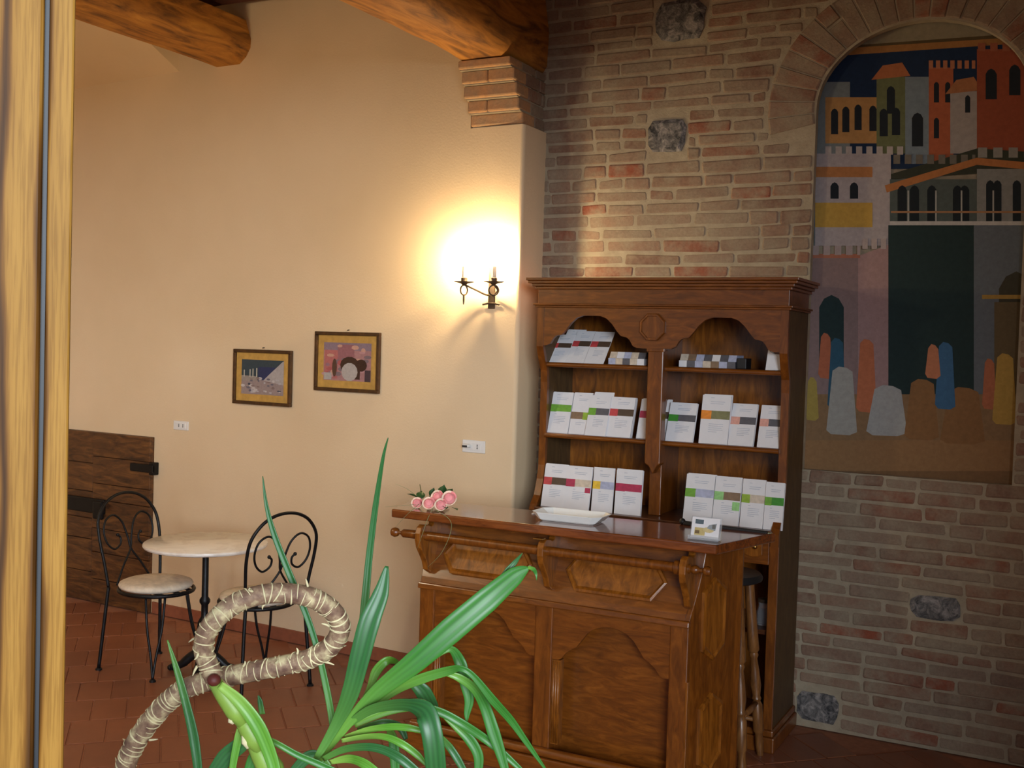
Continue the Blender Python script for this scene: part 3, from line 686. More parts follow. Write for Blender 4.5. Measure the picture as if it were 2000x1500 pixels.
# ------------------------------------------------------------------ reception counter
FL, FR, BR, BL = (-2.711, 4.065), (-1.232, 4.08), (-1.114, 4.514), (-2.803, 4.40)
ctr = thing('reception_counter', (-1.95, 4.3, 0), 'walnut reception counter with carved front, brackets and brass-free wooden rail', 'counter')
ctr['label'] = 'walnut reception counter with carved arches, brackets and a round wooden rail'
MB().prism([(x, y, 1.022) for x, y in (FL, FR, BR, BL)], [(x, y, 1.06) for x, y in (FL, FR, BR, BL)]).obj('counter_top', M_top, ctr, bevel=.007, seg=3)
CYL = 4.12                                             # lower front plane
XL0, XR0 = -2.585, -1.343
def splay(x0, y): return x0+(.27 if x0 > -2 else -.27)*(y-CYL)
ZL = .735                                              # ledge
UP = [(ZL, CYL+.000), (.765, CYL+.012), (.80, CYL+.030), (.86, CYL+.056), (.93, CYL+.082), (1.022, CYL+.105)]
# side panels follow the curved front
for x0, th in ((XR0, -.028), (XL0, .028)):
    edge = [(CYL+.004, 0), (CYL+.004, ZL)]+[(y+.004, z_) for z_, y in UP]+[(4.475, 1.022), (4.475, 0)]
    sp = MB().prism([(splay(x0, y), y, z_) for y, z_ in edge], [(splay(x0, y)+th, y, z_) for y, z_ in edge]).obj('side_panel', M_vert, ctr, bevel=.003)
    if x0 == XR0:
        def hexp(yc, z0, z1, hw, off):
            pts = [(yc, z1), (yc+hw, z1-.05), (yc+hw, z0+.05), (yc, z0), (yc-hw, z0+.05), (yc-hw, z1-.05)]
            return [(splay(x0, y)+off, y, z_) for y, z_ in pts]
        for z0, z1 in ((.556, .893), (.10, .425)):
            MB().loft([hexp(4.285, z0, z1, .080, -.002), hexp(4.285, z0, z1, .080, .010), hexp(4.285, z0+.012, z1-.012, .070, .014), hexp(4.285, z0+.022, z1-.022, .062, .008)]).obj('raised_panel', M_panel, sp)
        MB().prism([(splay(x0, 4.455), 4.455, 0), (splay(x0, 4.475)+.012, 4.475, 0), (splay(x0, 4.475)+.012, 4.488, 0), (splay(x0, 4.455)-.02, 4.488, 0)],
                   [(splay(x0, 4.455), 4.455, 1.02), (splay(x0, 4.475)+.012, 4.475, 1.02), (splay(x0, 4.475)+.012, 4.488, 1.02), (splay(x0, 4.455)-.02, 4.488, 1.02)]).obj('edge_strip', M_vert, sp)
# curved upper front
mb = MB()
for (za, ya), (zb, yb_) in zip(UP, UP[1:]):
    xa0, xa1, xb0, xb1 = splay(XL0, ya)+.02, splay(XR0, ya)-.02, splay(XL0, yb_)+.02, splay(XR0, yb_)-.02
    mb.prism([(xa0, ya, za), (xa1, ya, za), (xa1, ya+.02, za), (xa0, ya+.02, za)], [(xb0, yb_, zb), (xb1, yb_, zb), (xb1, yb_+.02, zb), (xb0, yb_+.02, zb)])
up = mb.obj('upper_front', M_hori, ctr)
def up_y(z_):
    for (za, ya), (zb, yb_) in zip(UP, UP[1:]):
        if za <= z_ <= zb: return lerp(ya, yb_, (z_-za)/(zb-za))
    return UP[-1][1]
for x0, x1 in ((-2.50, -2.06), (-1.90, -1.455)):
    def hx(ins, off):
        zl, zh = .795+ins, .945-ins; xm = .055; pts = [(x0+ins, .87), (x0+xm+ins*.4, zh), (x1-xm-ins*.4, zh), (x1-ins, .87), (x1-xm-ins*.4, zl), (x0+xm+ins*.4, zl)]
        return [(x, up_y(z_)-off, z_) for x, z_ in pts]
    MB().loft([hx(0, -.004), hx(0, .012), hx(.010, .016), hx(.020, .008)]).obj('raised_panel', M_panel, up)
MB().prism([(XL0-.006, CYL-.014, ZL-.02), (XR0+.004, CYL-.014, ZL-.02), (XR0+.004, CYL+.02, ZL-.02), (XL0-.006, CYL+.02, ZL-.02)], [(XL0-.006, CYL-.010, ZL+.006), (XR0+.004, CYL-.010, ZL+.006), (XR0+.004, CYL+.02, ZL+.006), (XL0-.006, CYL+.02, ZL+.006)]).obj('ledge_moulding', M_hori, ctr, bevel=.005)
# brackets
for k, xb in enumerate((-2.556, -1.962, -1.352)):
    pr = [(up_y(.785), .785), (CYL-.004, .80), (CYL-.020, .84), (CYL-.045, .875), (CYL-.068, .905), (CYL-.080, .94), (CYL-.080, .97), (CYL-.066, .995), (CYL-.045, 1.005), (CYL-.01, 1.0), (CYL+.012, .992), (CYL+.03, .997), (CYL+.045, 1.022), (CYL+.11, 1.022), (up_y(.98)+.01, .98), (up_y(.9)+.01, .9)]
    br = MB().prism([(xb-.014, y, z_) for y, z_ in pr], [(xb+.014, y, z_) for y, z_ in pr]).obj('bracket', M_panel, ctr, bevel=.003)
    if k == 1: MB().box((xb-.03, CYL-.085, 1.008), (xb+.012, CYL-.055, 1.012)).obj('brass_tab', M_brass, br)
RY, RZ = CYL-.035, .955
rl = MB().lathe([(.001, -2.72), (.0, -2.72), (.018, -2.715), (.022, -2.702), (.018, -2.688), (.008, -2.68), (.008, -2.668), (.013, -2.664), (.019, -2.655), (.019, -2.60), (.0195, -2.59), (.0195, -1.40), (.028, -1.395), (.028, -1.368), (.019, -1.366), (.019, -1.334), (.012, -1.33), (.016, -1.322), (.018, -1.312), (.014, -1.302), (.008, -1.296), (.009, -1.284), (.017, -1.276), (.020, -1.264), (.016, -1.252), (.001, -1.247)], (0, RY, RZ), 'x', 18).obj('hand_rail', M_vert, ctr, smooth='auto')
# lower front: backing, stiles, scalloped aprons, reeded strips, base rail
MB().box((XL0+.01, CYL+.105, .04), (XR0-.01, CYL+.12, ZL)).obj('front_backing', M_hori, ctr)
for x0, x1 in ((XL0, XL0+.075), (-2.012, -1.932), (XR0-.075, XR0)):
    MB().box((x0, CYL, .06), (x1, CYL+.106, ZL-.015)).obj('stile', M_vert, ctr, bevel=.004)
for x0, x1 in ((XL0+.075, -2.012), (-1.932, XR0-.075)):
    cx, hw = (x0+x1)/2, (x1-x0)/2
    R2 = [(cx+u*hw, .668-d/.155*.17) for u, d in [(0, 0), (.14, .004), (.28, .016), (.40, .038), (.50, .070), (.58, .096), (.66, .106), (.76, .124), (.84, .148), (.90, .155), (1, .155)]]
    low = [(2*cx-x, z_) for x, z_ in reversed(R2)]+R2[1:]; mb = MB()
    for (xa, za), (xb, zb) in zip(low, low[1:]):
        mb.prism([(xa, CYL+.008, za), (xb, CYL+.008, zb), (xb, CYL+.008, ZL-.015), (xa, CYL+.008, ZL-.015)], [(xa, CYL+.032, za), (xb, CYL+.032, zb), (xb, CYL+.032, ZL-.015), (xa, CYL+.032, ZL-.015)])
    mb.obj('scalloped_apron', M_hori, ctr)
for x in (-1.932, XL0+.075):
    sx = MB(); w = .036
    sx.box((x, CYL+.012, .14), (x+w, CYL+.05, .495))
    s_ = sx.obj('reeded_strip', M_panel, ctr)
    for k in range(3): MB().lathe([(.0045, .145), (.0045, .49)], (x+.007+k*.011, CYL+.012, 0), 'z', 6).obj('reed', M_panel, s_, smooth=True)
MB().box((XR0-.004, CYL-.002, .10), (XR0+.006, CYL+.03, .50)).obj('corner_strip', M_panel, ctr, bevel=.002)
MB().box((XL0-.03, CYL-.03, 0), (XR0+.03, CYL+.06, .085)).obj('plinth', M_hori, ctr, bevel=.006)
MB().lathe([(.02, XL0-.02), (.02, XR0+.02)], (0, CYL-.008, .105), 'x', 14).obj('base_rail', M_hori, ctr, smooth='auto')

# ------------------------------------------------------------------ things on the counter
ZT = 1.06
# ceramic tray
def rrect(cx, cy, hx, hy, cut, z_, ang):
    pts = [(-hx+cut, -hy), (hx-cut, -hy), (hx, -hy+cut), (hx, hy-cut), (hx-cut, hy), (-hx+cut, hy), (-hx, hy-cut), (-hx, -hy+cut)]
    c, s_ = math.cos(ang), math.sin(ang); return [(cx+x*c-y*s_, cy+x*s_+y*c, z_) for x, y in pts]
tx, ty, ta = -1.925, 4.262, .04
tr = thing('ceramic_tray', (tx, ty, ZT), 'white rectangular ceramic tray with cut corners on the counter', 'tray')
L_ = [(.118, .060, .012, ZT+.0005), (.122, .064, .013, ZT+.004), (.128, .070, .015, ZT+.006), (.158, .088, .034, ZT+.034), (.160, .090, .034, ZT+.037), (.157, .087, .034, ZT+.038), (.128, .068, .016, ZT+.014), (.118, .060, .012, ZT+.011)]
MB().loft([rrect(tx, ty, a, b, c, z_, ta) for a, b, c, z_ in L_]).obj('dish', M_ceramic, tr, bevel=.0015)
p = on_z(1083, 991, ZT); o = MB().prism(rrect(-2.10, 4.38, .055, .045, .001, ZT+.0005, .15), rrect(-2.10, 4.38, .055, .045, .001, ZT+.004, .15)).obj('flat_leaflet', M_paper, org=(-2.10, 4.38, ZT))
tag(o, 'white leaflet lying flat behind the ceramic tray', 'leaflet')
o = MB().prism(rrect(-2.02, 4.395, .05, .03, .001, ZT+.0045, -.1), rrect(-2.02, 4.395, .05, .03, .001, ZT+.0075, -.1)).obj('flat_leaflet', M_paper, org=(-2.02, 4.395, ZT+.004)); tag(o, 'second leaflet lying across the first behind the tray', 'leaflet')
# card holder
cx, cy = -1.303, 4.145
ch = thing('card_holder', (cx, cy, ZT), 'clear acrylic card holder with a picture card near the counter corner', 'card holder')
def hold(x0, x1, y0, y1, z0, z1, n_, m_): return MB().prism([(x0, y0, z0), (x1, y0, z0), (x1, y0+.003, z0), (x0, y0+.003, z0)], [(x0, y1, z1), (x1, y1, z1), (x1, y1+.003, z1), (x0, y1+.003, z1)]).obj(n_, m_, ch)
hold(cx-.062, cx+.062, cy+.012, cy+.036, ZT+.004, ZT+.088, 'back_plate', M_acr)
MB().box((cx-.062, cy-.014, ZT), (cx+.062, cy+.03, ZT+.005)).obj('foot', M_acr, ch, bevel=.001)
hold(cx-.062, cx+.062, cy-.012, cy-.010, ZT+.004, ZT+.020, 'front_lip', M_acr)
def cardp(u, v, d): return Vector((cx-.056+u*.112, cy+.006+v*.022-d, ZT+.010+v*.076))
cb = MB().prism([cardp(0, 0, 0), cardp(1, 0, 0), cardp(1, 1, 0), cardp(0, 1, 0)], [cardp(0, 0, .0015), cardp(1, 0, .0015), cardp(1, 1, .0015), cardp(0, 1, .0015)]).obj('picture_card', M_paper, ch)
items = [((196, 176, 120), R_(.12, .12, .5, .5)), ((120, 100, 70), R_(.14, .2, .3, .36)), ((208, 190, 140), oval(.62, .42, .2, .14)), ((90, 104, 112), R_(.12, .68, .42, .9)), ((150, 156, 160), [(.55, .5), (.86, .4), (.9, .78), (.62, .66)]), ((110, 108, 104), R_(.74, .5, .86, .7))]
vs, fs, cs = patches(None, lambda x, y, d: cardp(x, y, .0018+d), items, .0001); picture('printed_view', M_print, ch, vs, fs, cs)
# black bar along the back of the counter top
a, b = Vector((-1.47, 4.50, 0)), Vector((-1.16, 4.475, 0))
bar = thing('black_bar', (-1.3, 4.49, ZT), 'slim black bar lying along the back edge of the counter', 'bar')
MB().prism([(-1.50, 4.468, ZT), (-1.14, 4.468, ZT), (-1.14, 4.495, ZT), (-1.50, 4.495, ZT)], [(-1.50, 4.472, ZT+.016), (-1.14, 4.472, ZT+.009), (-1.14, 4.49, ZT+.009), (-1.50, 4.49, ZT+.016)]).obj('bar', M_black, bar, bevel=.003)
MB().ball((-1.505, 4.48, ZT+.013), .014).obj('end_knob', M_black, bar, smooth=True)
# roses
bq = thing('rose_bouquet', (-2.58, 4.25, ZT), 'small bunch of pink roses lying on the left end of the counter', 'flowers')
random.seed(5)
def rose(c, r, ax):
    c = Vector(c); ax = Vector(ax).normalized(); s1 = ax.orthogonal().normalized(); s2 = ax.cross(s1); rt = None
    core = MB(); rings = []
    for i in range(9):
        u = i/8; rr = r*(.35+.55*math.sin(u*PI*.62)); rings.append([c+ax*(r*(-.8+1.7*u))+(s1*math.cos(a)+s2*math.sin(a))*rr*(1 if i < 8 else .35) for a in [2*PI*j/12 for j in range(12)]])
    rt = core.loft(rings).obj('rose', M_rose, bq, smooth=True)
    for k in range(9):
        a0 = k*2.4; inner = k < 4; pr = r*(.62 if inner else .95); mb = MB(); rows = []
        for i in range(5):
            v = i/4; row = []
            for j in range(6):
                u = (j/5-.5)*(1.9 if inner else 1.7); flare = (.5+.5*v) if inner else (.55+.55*v**1.3+.15*v**4)
                row.append(c+ax*(r*(-.75+v*(1.85 if inner else 1.55))-abs(u)**2*r*.22*v)+(s1*math.cos(a0+u)+s2*math.sin(a0+u))*pr*flare)
            rows.append(row)
        o_ = mb.loft(rows, False, False).obj('petal', M_rose if k < 5 else M_rosel, rt, smooth=True)
        o_.modifiers.new('thick', 'SOLIDIFY').thickness = .0012
rs = [((815, 990), 4.16, .022), ((838, 985), 4.14, .024), ((862, 988), 4.15, .024), ((857, 972), 4.20, .026), ((878, 975), 4.18, .028)]
for (px, py), Y, r in rs:
    p = on_y(px, py, Y); p.z = max(p.z, ZT+r*.85); rose(p, r, (random.uniform(.1, .5), -1, random.uniform(.2, .6)))
def rleaf(mid, dirv, up_, L, w):
    dirv = Vector(dirv).normalized(); side = dirv.cross(Vector(up_)).normalized(); n_ = side.cross(dirv); rows = []
    for i in range(7):
        u = i/6; ww = w*math.sin(PI*min(1, u*.9+.08))**.8*(1-u**4); c_ = Vector(mid)+dirv*L*u+n_*(-.12*L*u*u)
        rows.append([c_-side*ww+n_*ww*.3, c_, c_+side*ww+n_*ww*.3])
    o_ = MB().loft(rows, False, False).obj('leaf', M_rleaf, bq, smooth=True); o_.modifiers.new('thick', 'SOLIDIFY').thickness = .0008
for (px, py), Y, d, L, w in (((815, 972), 4.24, (-.5, -.2, .25), .05, .022), ((820, 975), 4.25, (-.1, .3, .35), .05, .022), ((862, 968), 4.27, (.2, 0, .8), .055, .022), ((872, 966), 4.28, (.5, -.1, .5), .05, .018), ((842, 970), 4.26, (.2, .1, .9), .045, .016), ((885, 992), 4.16, (.6, -.4, .02), .045, .014), ((835, 975), 4.28, (.6, .2, .3), .05, .02), ((868, 990), 4.15, (.5, -.5, .05), .04, .014)):
    p = on_y(px, py, Y); p.z = max(p.z, ZT+.008); rleaf(p, d, (0, .3, 1), L, w)
for k in range(4):
    p0 = Vector((-2.58+.012*k, 4.19, ZT+.018)); p1 = Vector((-2.60+.014*k-.02, 4.34, ZT+.012+.004*k)); MB().tube([p0, lerp(p0, p1, .5)+Vector((0, 0, .006)), p1], .003, 6).obj('stem', M_stem, bq, smooth=True)
p = on_y(822, 958, 4.30); q = on_y(820, 946, 4.31); MB().tube([Vector((p.x, 4.28, ZT+.02)), p, q], [.003, .0025, .002], 6).obj('stem', M_stem, bq, smooth=True)
def blade(pts, w, mat, name, parent):
    pts = smoothline(pts, 6); return MB().tube(pts, [w*(1-.75*i/(len(pts)-1)) for i in range(len(pts))], 5).obj(name, mat, parent, smooth=True)
M_gr = plain('grass_blade', (128, 136, 92), .5)
blade([on_y(845, 994, 4.12), on_y(836, 1012, 4.05), on_y(826, 1040, 4.02), on_y(815, 1072, 4.01)], .0018, M_gr, 'grass_blade', bq)
blade([on_y(850, 996, 4.10), on_y(878, 1015, 4.04), on_y(880, 1040, 4.0), on_y(862, 1080, 3.99), on_y(835, 1108, 3.99)], .0018, M_gr, 'grass_blade', bq)
blade([on_y(818, 985, 4.12), on_y(795, 1005, 4.04), on_y(772, 1030, 4.0)], .0014, M_gr, 'grass_blade', bq)
blade([on_y(815, 970, 4.26), on_y(795, 955, 4.28), on_y(772, 945, 4.30)], .0012, M_gr, 'grass_blade', bq)
blade([on_y(812, 985, 4.14), on_y(780, 988, 4.1), on_y(752, 990, 4.06)], .0010, M_gr, 'grass_blade', bq)
# ------------------------------------------------------------------ small plank door in the plaster wall
def wp(x, z_, off): return (x, YP(x)-off, z_)
DX0, DX1, DZ0, DZ1 = -6.25, -5.315, .0, 1.14
dr1 = thing('door_1', (-5.8, YP(-5.8), 0), 'low dark plank door beside the bistro table', 'door', kind='structure')
def wbox(x0, x1, z0, z1, o0, o1, name, mat, par, bevel=.003):
    return MB().prism([wp(x0, z0, o0), wp(x1, z0, o0), wp(x1, z0, o1), wp(x0, z0, o1)], [wp(x0, z1, o0), wp(x1, z1, o0), wp(x1, z1, o1), wp(x0, z1, o1)]).obj(name, mat, par, bevel=bevel)
wbox(DX0, DX1, DZ0, DZ1, -.01, .018, 'backing', M_door, dr1)
random.seed(9)
split = -5.86
zz = [0, .16, .34, .50, .69, .80, .98, 1.14]
for i, (a, b) in enumerate(zip(zz, zz[1:])):
    wbox(split+.002, DX1, a+.002, b-.002, .016, .034+random.uniform(0, .005), 'plank', M_door, dr1)
zz = [0, .2, .42, .56, .74, .93, 1.14]
for a, b in zip(zz, zz[1:]):
    wbox(DX0, split-.002, a+.002, b-.002, .016, .032+random.uniform(0, .005), 'plank', M_door, dr1)
lk = wbox(-6.13, -5.72, .60, .70, .036, .062, 'lock_plate', M_iron, dr1, .01)
wbox(-5.80, -5.71, .57, .69, .06, .085, 'lock_box', M_iron, lk, .01)
wbox(DX1-.16, DX1+.045, .915, .965, .036, .06, 'hinge', M_iron, dr1, .004)
wbox(DX1+.005, DX1+.045, .90, .98, 0, .05, 'hinge_block', M_iron, dr1, .004)

# ------------------------------------------------------------------ framed pictures
def framed(p0, p1, label, items):
    a, b = on_plaster(*p0), on_plaster(*p1); x0, x1, z1, z0 = a.x, b.x, a.z, b.z
    t_ = thing('framed_picture', ((x0+x1)/2, YP((x0+x1)/2), z0), label, 'picture', 'framed pictures on the plaster wall')
    fw = .020
    for q in ((x0, x1, z1-fw, z1), (x0, x1, z0, z0+fw), (x0, x0+fw, z0+fw, z1-fw), (x1-fw, x1, z0+fw, z1-fw)): wbox(*q, .002, .026, 'frame_bar', M_frame, t_, .003)
    wbox(x0+fw-.002, x1-fw+.002, z0+fw-.002, z1-fw+.002, .004, .012, 'mat_board', M_mat, t_, 0)
    m = .062; u0, u1, w0, w1 = x0+m, x1-m, z0+m, z1-m
    vs, fs, cs = patches(None, lambda u, v, d: wp(lerp(u0, u1, u), lerp(w1, w0, v), .0125+d), items, .00008); picture('print', M_print, t_, vs, fs, cs)
    xm = (x0+x1)/2; MB().tube([wp(xm, z1+.012, 0), wp(xm, z1+.010, .016)], .003, 6).obj('nail', M_iron, t_)
    return t_
full = R_(0, 0, 1, 1)
random.seed(4)
it1 = [((58, 70, 76), full), ((50, 56, 88), R_(.4, .2, .95, .62)), ((150, 138, 128), [(0, .46), (.35, .48), (.4, .68), (.3, 1), (0, 1)]), ((170, 160, 156), [(.98, .02), (1, .02), (1, .75), (.5, .62), (.62, .46)]), ((150, 132, 128), [(.0, .62), (.5, .58), (1, .7), (1, 1), (0, 1)])]
for k in range(34):
    x, y = random.uniform(.02, .95), random.uniform(.52, .95); g = random.choice(((176, 168, 170), (104, 98, 108), (190, 180, 176), (130, 108, 104), (60, 62, 74))); it1.append((g, oval(x, y, random.uniform(.02, .06), random.uniform(.015, .05), 7)))
for k, x in enumerate((.06, .2, .27, .36)): it1.append(((184, 176, 160), R_(x, .3-.02*k, x+.025, .5)))
framed((461, 681), (571, 795), 'small dark-framed print of a night scene with a pale hill', it1)
it2 = [((170, 124, 122), full), ((140, 118, 128), R_(.0, 0, 1, .2)), ((178, 106, 102), R_(.02, .2, .3, .95)), ((150, 100, 104), R_(.3, .05, .65, .5))]
for k in range(26):
    x, y = random.uniform(.02, .95), random.uniform(.02, .9); g = random.choice(((186, 140, 140), (150, 110, 120), (172, 92, 92), (128, 108, 112), (196, 150, 130))); it2.append((g, oval(x, y, random.uniform(.03, .09), random.uniform(.03, .08), 7)))
it2 += [((70, 50, 40), oval(.56, .58, .2, .22)), ((66, 46, 38), oval(.8, .58, .12, .16)), ((70, 50, 42), R_(.62, .55, .78, .95)), ((176, 166, 160), oval(.56, .76, .17, .24)), ((90, 66, 54), oval(.24, .66, .05, .24)), ((170, 164, 160), R_(.02, .8, .18, .98)), ((78, 62, 66), R_(.88, .7, 1, 1))]
framed((620, 647), (743, 769), 'larger dark-framed pinkish print beside the lamp side of the wall', it2)

# ------------------------------------------------------------------ sockets
def socket(p0, p1, label, left):
    a, b = on_plaster(*p0), on_plaster(*p1); x0, x1, z1, z0 = a.x, b.x, a.z, b.z
    t_ = thing('wall_socket', ((x0+x1)/2, YP(a.x), (z0+z1)/2), label, 'socket', 'wall sockets')
    pl = wbox(x0, x1, z0, z1, 0, .010, 'cover_plate', M_white, t_, .003); w = x1-x0; h_ = z1-z0
    wbox(x0+w*.16, x1-w*.16, z0+h_*.2, z1-h_*.2, .009, .013, 'insert', M_white, t_, .001)
    for u in left:
        for k in (-1, 0, 1):
            xc, zc = lerp(x0, x1, u), (z0+z1)/2+k*h_*.13; wbox(xc-.003, xc+.003, zc-.003, zc+.003, .0125, .0138, 'socket_hole', M_hole, t_, 0)
    return t_, x0, x1, z0, z1
socket((341, 821), (369, 841), 'double white wall socket above the low door side', (.4, .68))
s_, x0, x1, z0, z1 = socket((905, 858), (948, 886), 'white wall socket with a plugged-in adapter below the lamp', (.68,))
ad = MB().prism([wp(x0+.012, z0+.026, .01), wp(x0+.058, z0+.026, .01), wp(x0+.058, z1-.02, .01), wp(x0+.012, z1-.02, .01)], [wp(x0+.014, z0+.028, .04), wp(x0+.056, z0+.028, .04), wp(x0+.056, z1-.022, .04), wp(x0+.014, z1-.022, .04)]).obj('plug_adapter', M_white, s_, bevel=.006)
wbox(x0+.018, x0+.048, (z0+z1)/2-.004, (z0+z1)/2+.006, .038, .0425, 'dark_slot', M_hole, ad, .001)

# ------------------------------------------------------------------ wrought-iron wall lamp
def sconce(label, xw, zw):
    t_ = thing('wall_lamp', (xw, YP(xw), zw), label, 'lamp')
    yw = YP(xw)
    pl = MB().box((xw-.020, yw-.010, zw-.045), (xw+.020, yw, zw+.17)).obj('wall_strap', M_rust, t_, bevel=.003)
    MB().tube([(xw-.05, yw-.012, zw-.024), (xw-.02, yw-.012, zw-.018), (xw+.02, yw-.012, zw-.018), (xw+.05, yw-.012, zw-.024)], .005, 6).obj('scroll_foot', M_rust, t_)
    for sx, dy, rx_ in ((-1, -.10, .115), (1, -.10, .062)):
        cx, cy, cz = xw+sx*rx_, yw+dy, zw+.085
        ar = MB().tube(smoothline([(xw+sx*.008, yw-.012, zw+.025), (xw+sx*.03, yw-.03, zw+.03), (xw+sx*.065, cy+.04, zw+.05), (cx, cy, cz-.008)]), .0055, 7).obj('arm', M_rust, t_, smooth=True)
        MB().lathe([(.004, -.012), (.012, -.010), (.018, -.004), (.052, .004), (.054, .007), (.02, .004), (.017, .01), (.018, .024), (.013, .028), (.001, .028)], (cx, cy, cz), 'z', 18).obj('drip_pan', M_rust, ar, smooth='auto')
        n = 18; rr = .026; ring = [(cx+rr*math.sin(2*PI*i/n)*.9*(1 if sx > 0 else .3), cy+rr*math.sin(2*PI*i/n)*(.4 if sx > 0 else .95), cz-.038+rr*math.cos(2*PI*i/n)) for i in range(n+1)]
        MB().tube(ring, .0042, 6).obj('hanging_ring', M_rust, ar, smooth=True)
        if sx < 0: MB().lathe([(.002, -.062), (.005, -.066), (.006, -.09), (.003, -.112), (.001, -.114)], (cx, cy, cz), 'z', 8).obj('drop', M_rust, ar)
        cn = MB().lathe([(.012, .026), (.012, .085), (.008, .088), (.001, .088)], (cx, cy, cz), 'z', 12).obj('candle_sleeve', M_cloth, t_, smooth='auto')
        MB().lathe([(.006, .088), (.013, .098), (.016, .110), (.013, .126), (.006, .142), (.001, .150)], (cx, cy, cz), 'z', 14).obj('bulb', M_bulb, t_, smooth=True)
    return t_
sconce('lit wrought-iron two-candle wall lamp on the plaster wall', -2.80, 2.035)

# added globe lamp, unseen on the left: extra warm fill for the plaster wall
gl = thing('fill_globe_lamp', (-4.5, 1.9, 2.9), 'added warm fill globe for the plaster wall, unseen on the left', 'lamp')
t = NT('fill_globe_glow'); t.set(Base_Color=(1, .9, .75, 1)); t.b.inputs['Emission Color'].default_value = (1, .86, .58, 1); t.b.inputs['Emission Strength'].default_value = 98; M_globe = t.m
MB().ball((-4.5, 1.9, 2.9), .13, 20).obj('globe', M_globe, gl, smooth=True)
MB().lathe([(.05, 3.02), (.05, 3.06), (.012, 3.07), (.004, 3.08), (.004, ZC+.1)], (-4.5, 1.9, 0), 'z', 12).obj('cord', M_black, gl)

# ------------------------------------------------------------------ bistro table
TX, TY, TZ, TR = -4.145, 4.445, .700, .325
tb = thing('bistro_table', (TX, TY, 0), 'round white marble bistro table on a black iron pedestal', 'table')
MB().lathe([(.001, TZ-.024), (TR-.014, TZ-.024), (TR-.004, TZ-.020), (TR, TZ-.012), (TR-.002, TZ-.004), (TR-.008, TZ), (.001, TZ)], (TX, TY, 0), 'z', 56).obj('table_top', M_marble, tb, smooth='auto')
MB().lathe([(.10, TZ-.036), (.10, TZ-.024), (.03, TZ-.024)], (TX, TY, 0), 'z', 20).obj('top_plate', M_iron, tb)
MB().lathe([(.022, .05), (.042, .09), (.026, .13), (.034, .17), (.040, .22), (.034, .27), (.024, .29), (.018, .30), (.018, .36), (.028, .375), (.028, .39), (.018, .405), (.0165, TZ-.03)], (TX, TY, 0), 'z', 18).obj('column', M_iron, tb, smooth='auto')
for k in range(4):
    a = k*PI/2+.5; d = Vector((math.cos(a), math.sin(a), 0)); c = Vector((TX, TY, 0))
    ft = MB().tube(smoothline([c+d*.01+Vector((0, 0, .10)), c+d*.06+Vector((0, 0, .085)), c+d*.12+Vector((0, 0, .035)), c+d*.175+Vector((0, 0, .018))], 4), [.026]*4+[.024]*4+[.02]*4+[.017], 8).obj('foot', M_iron, tb, smooth=True)
    MB().ball(c+d*.178+Vector((0, 0, .017)), .0165, 10).obj('toe', M_iron, ft, smooth=True)

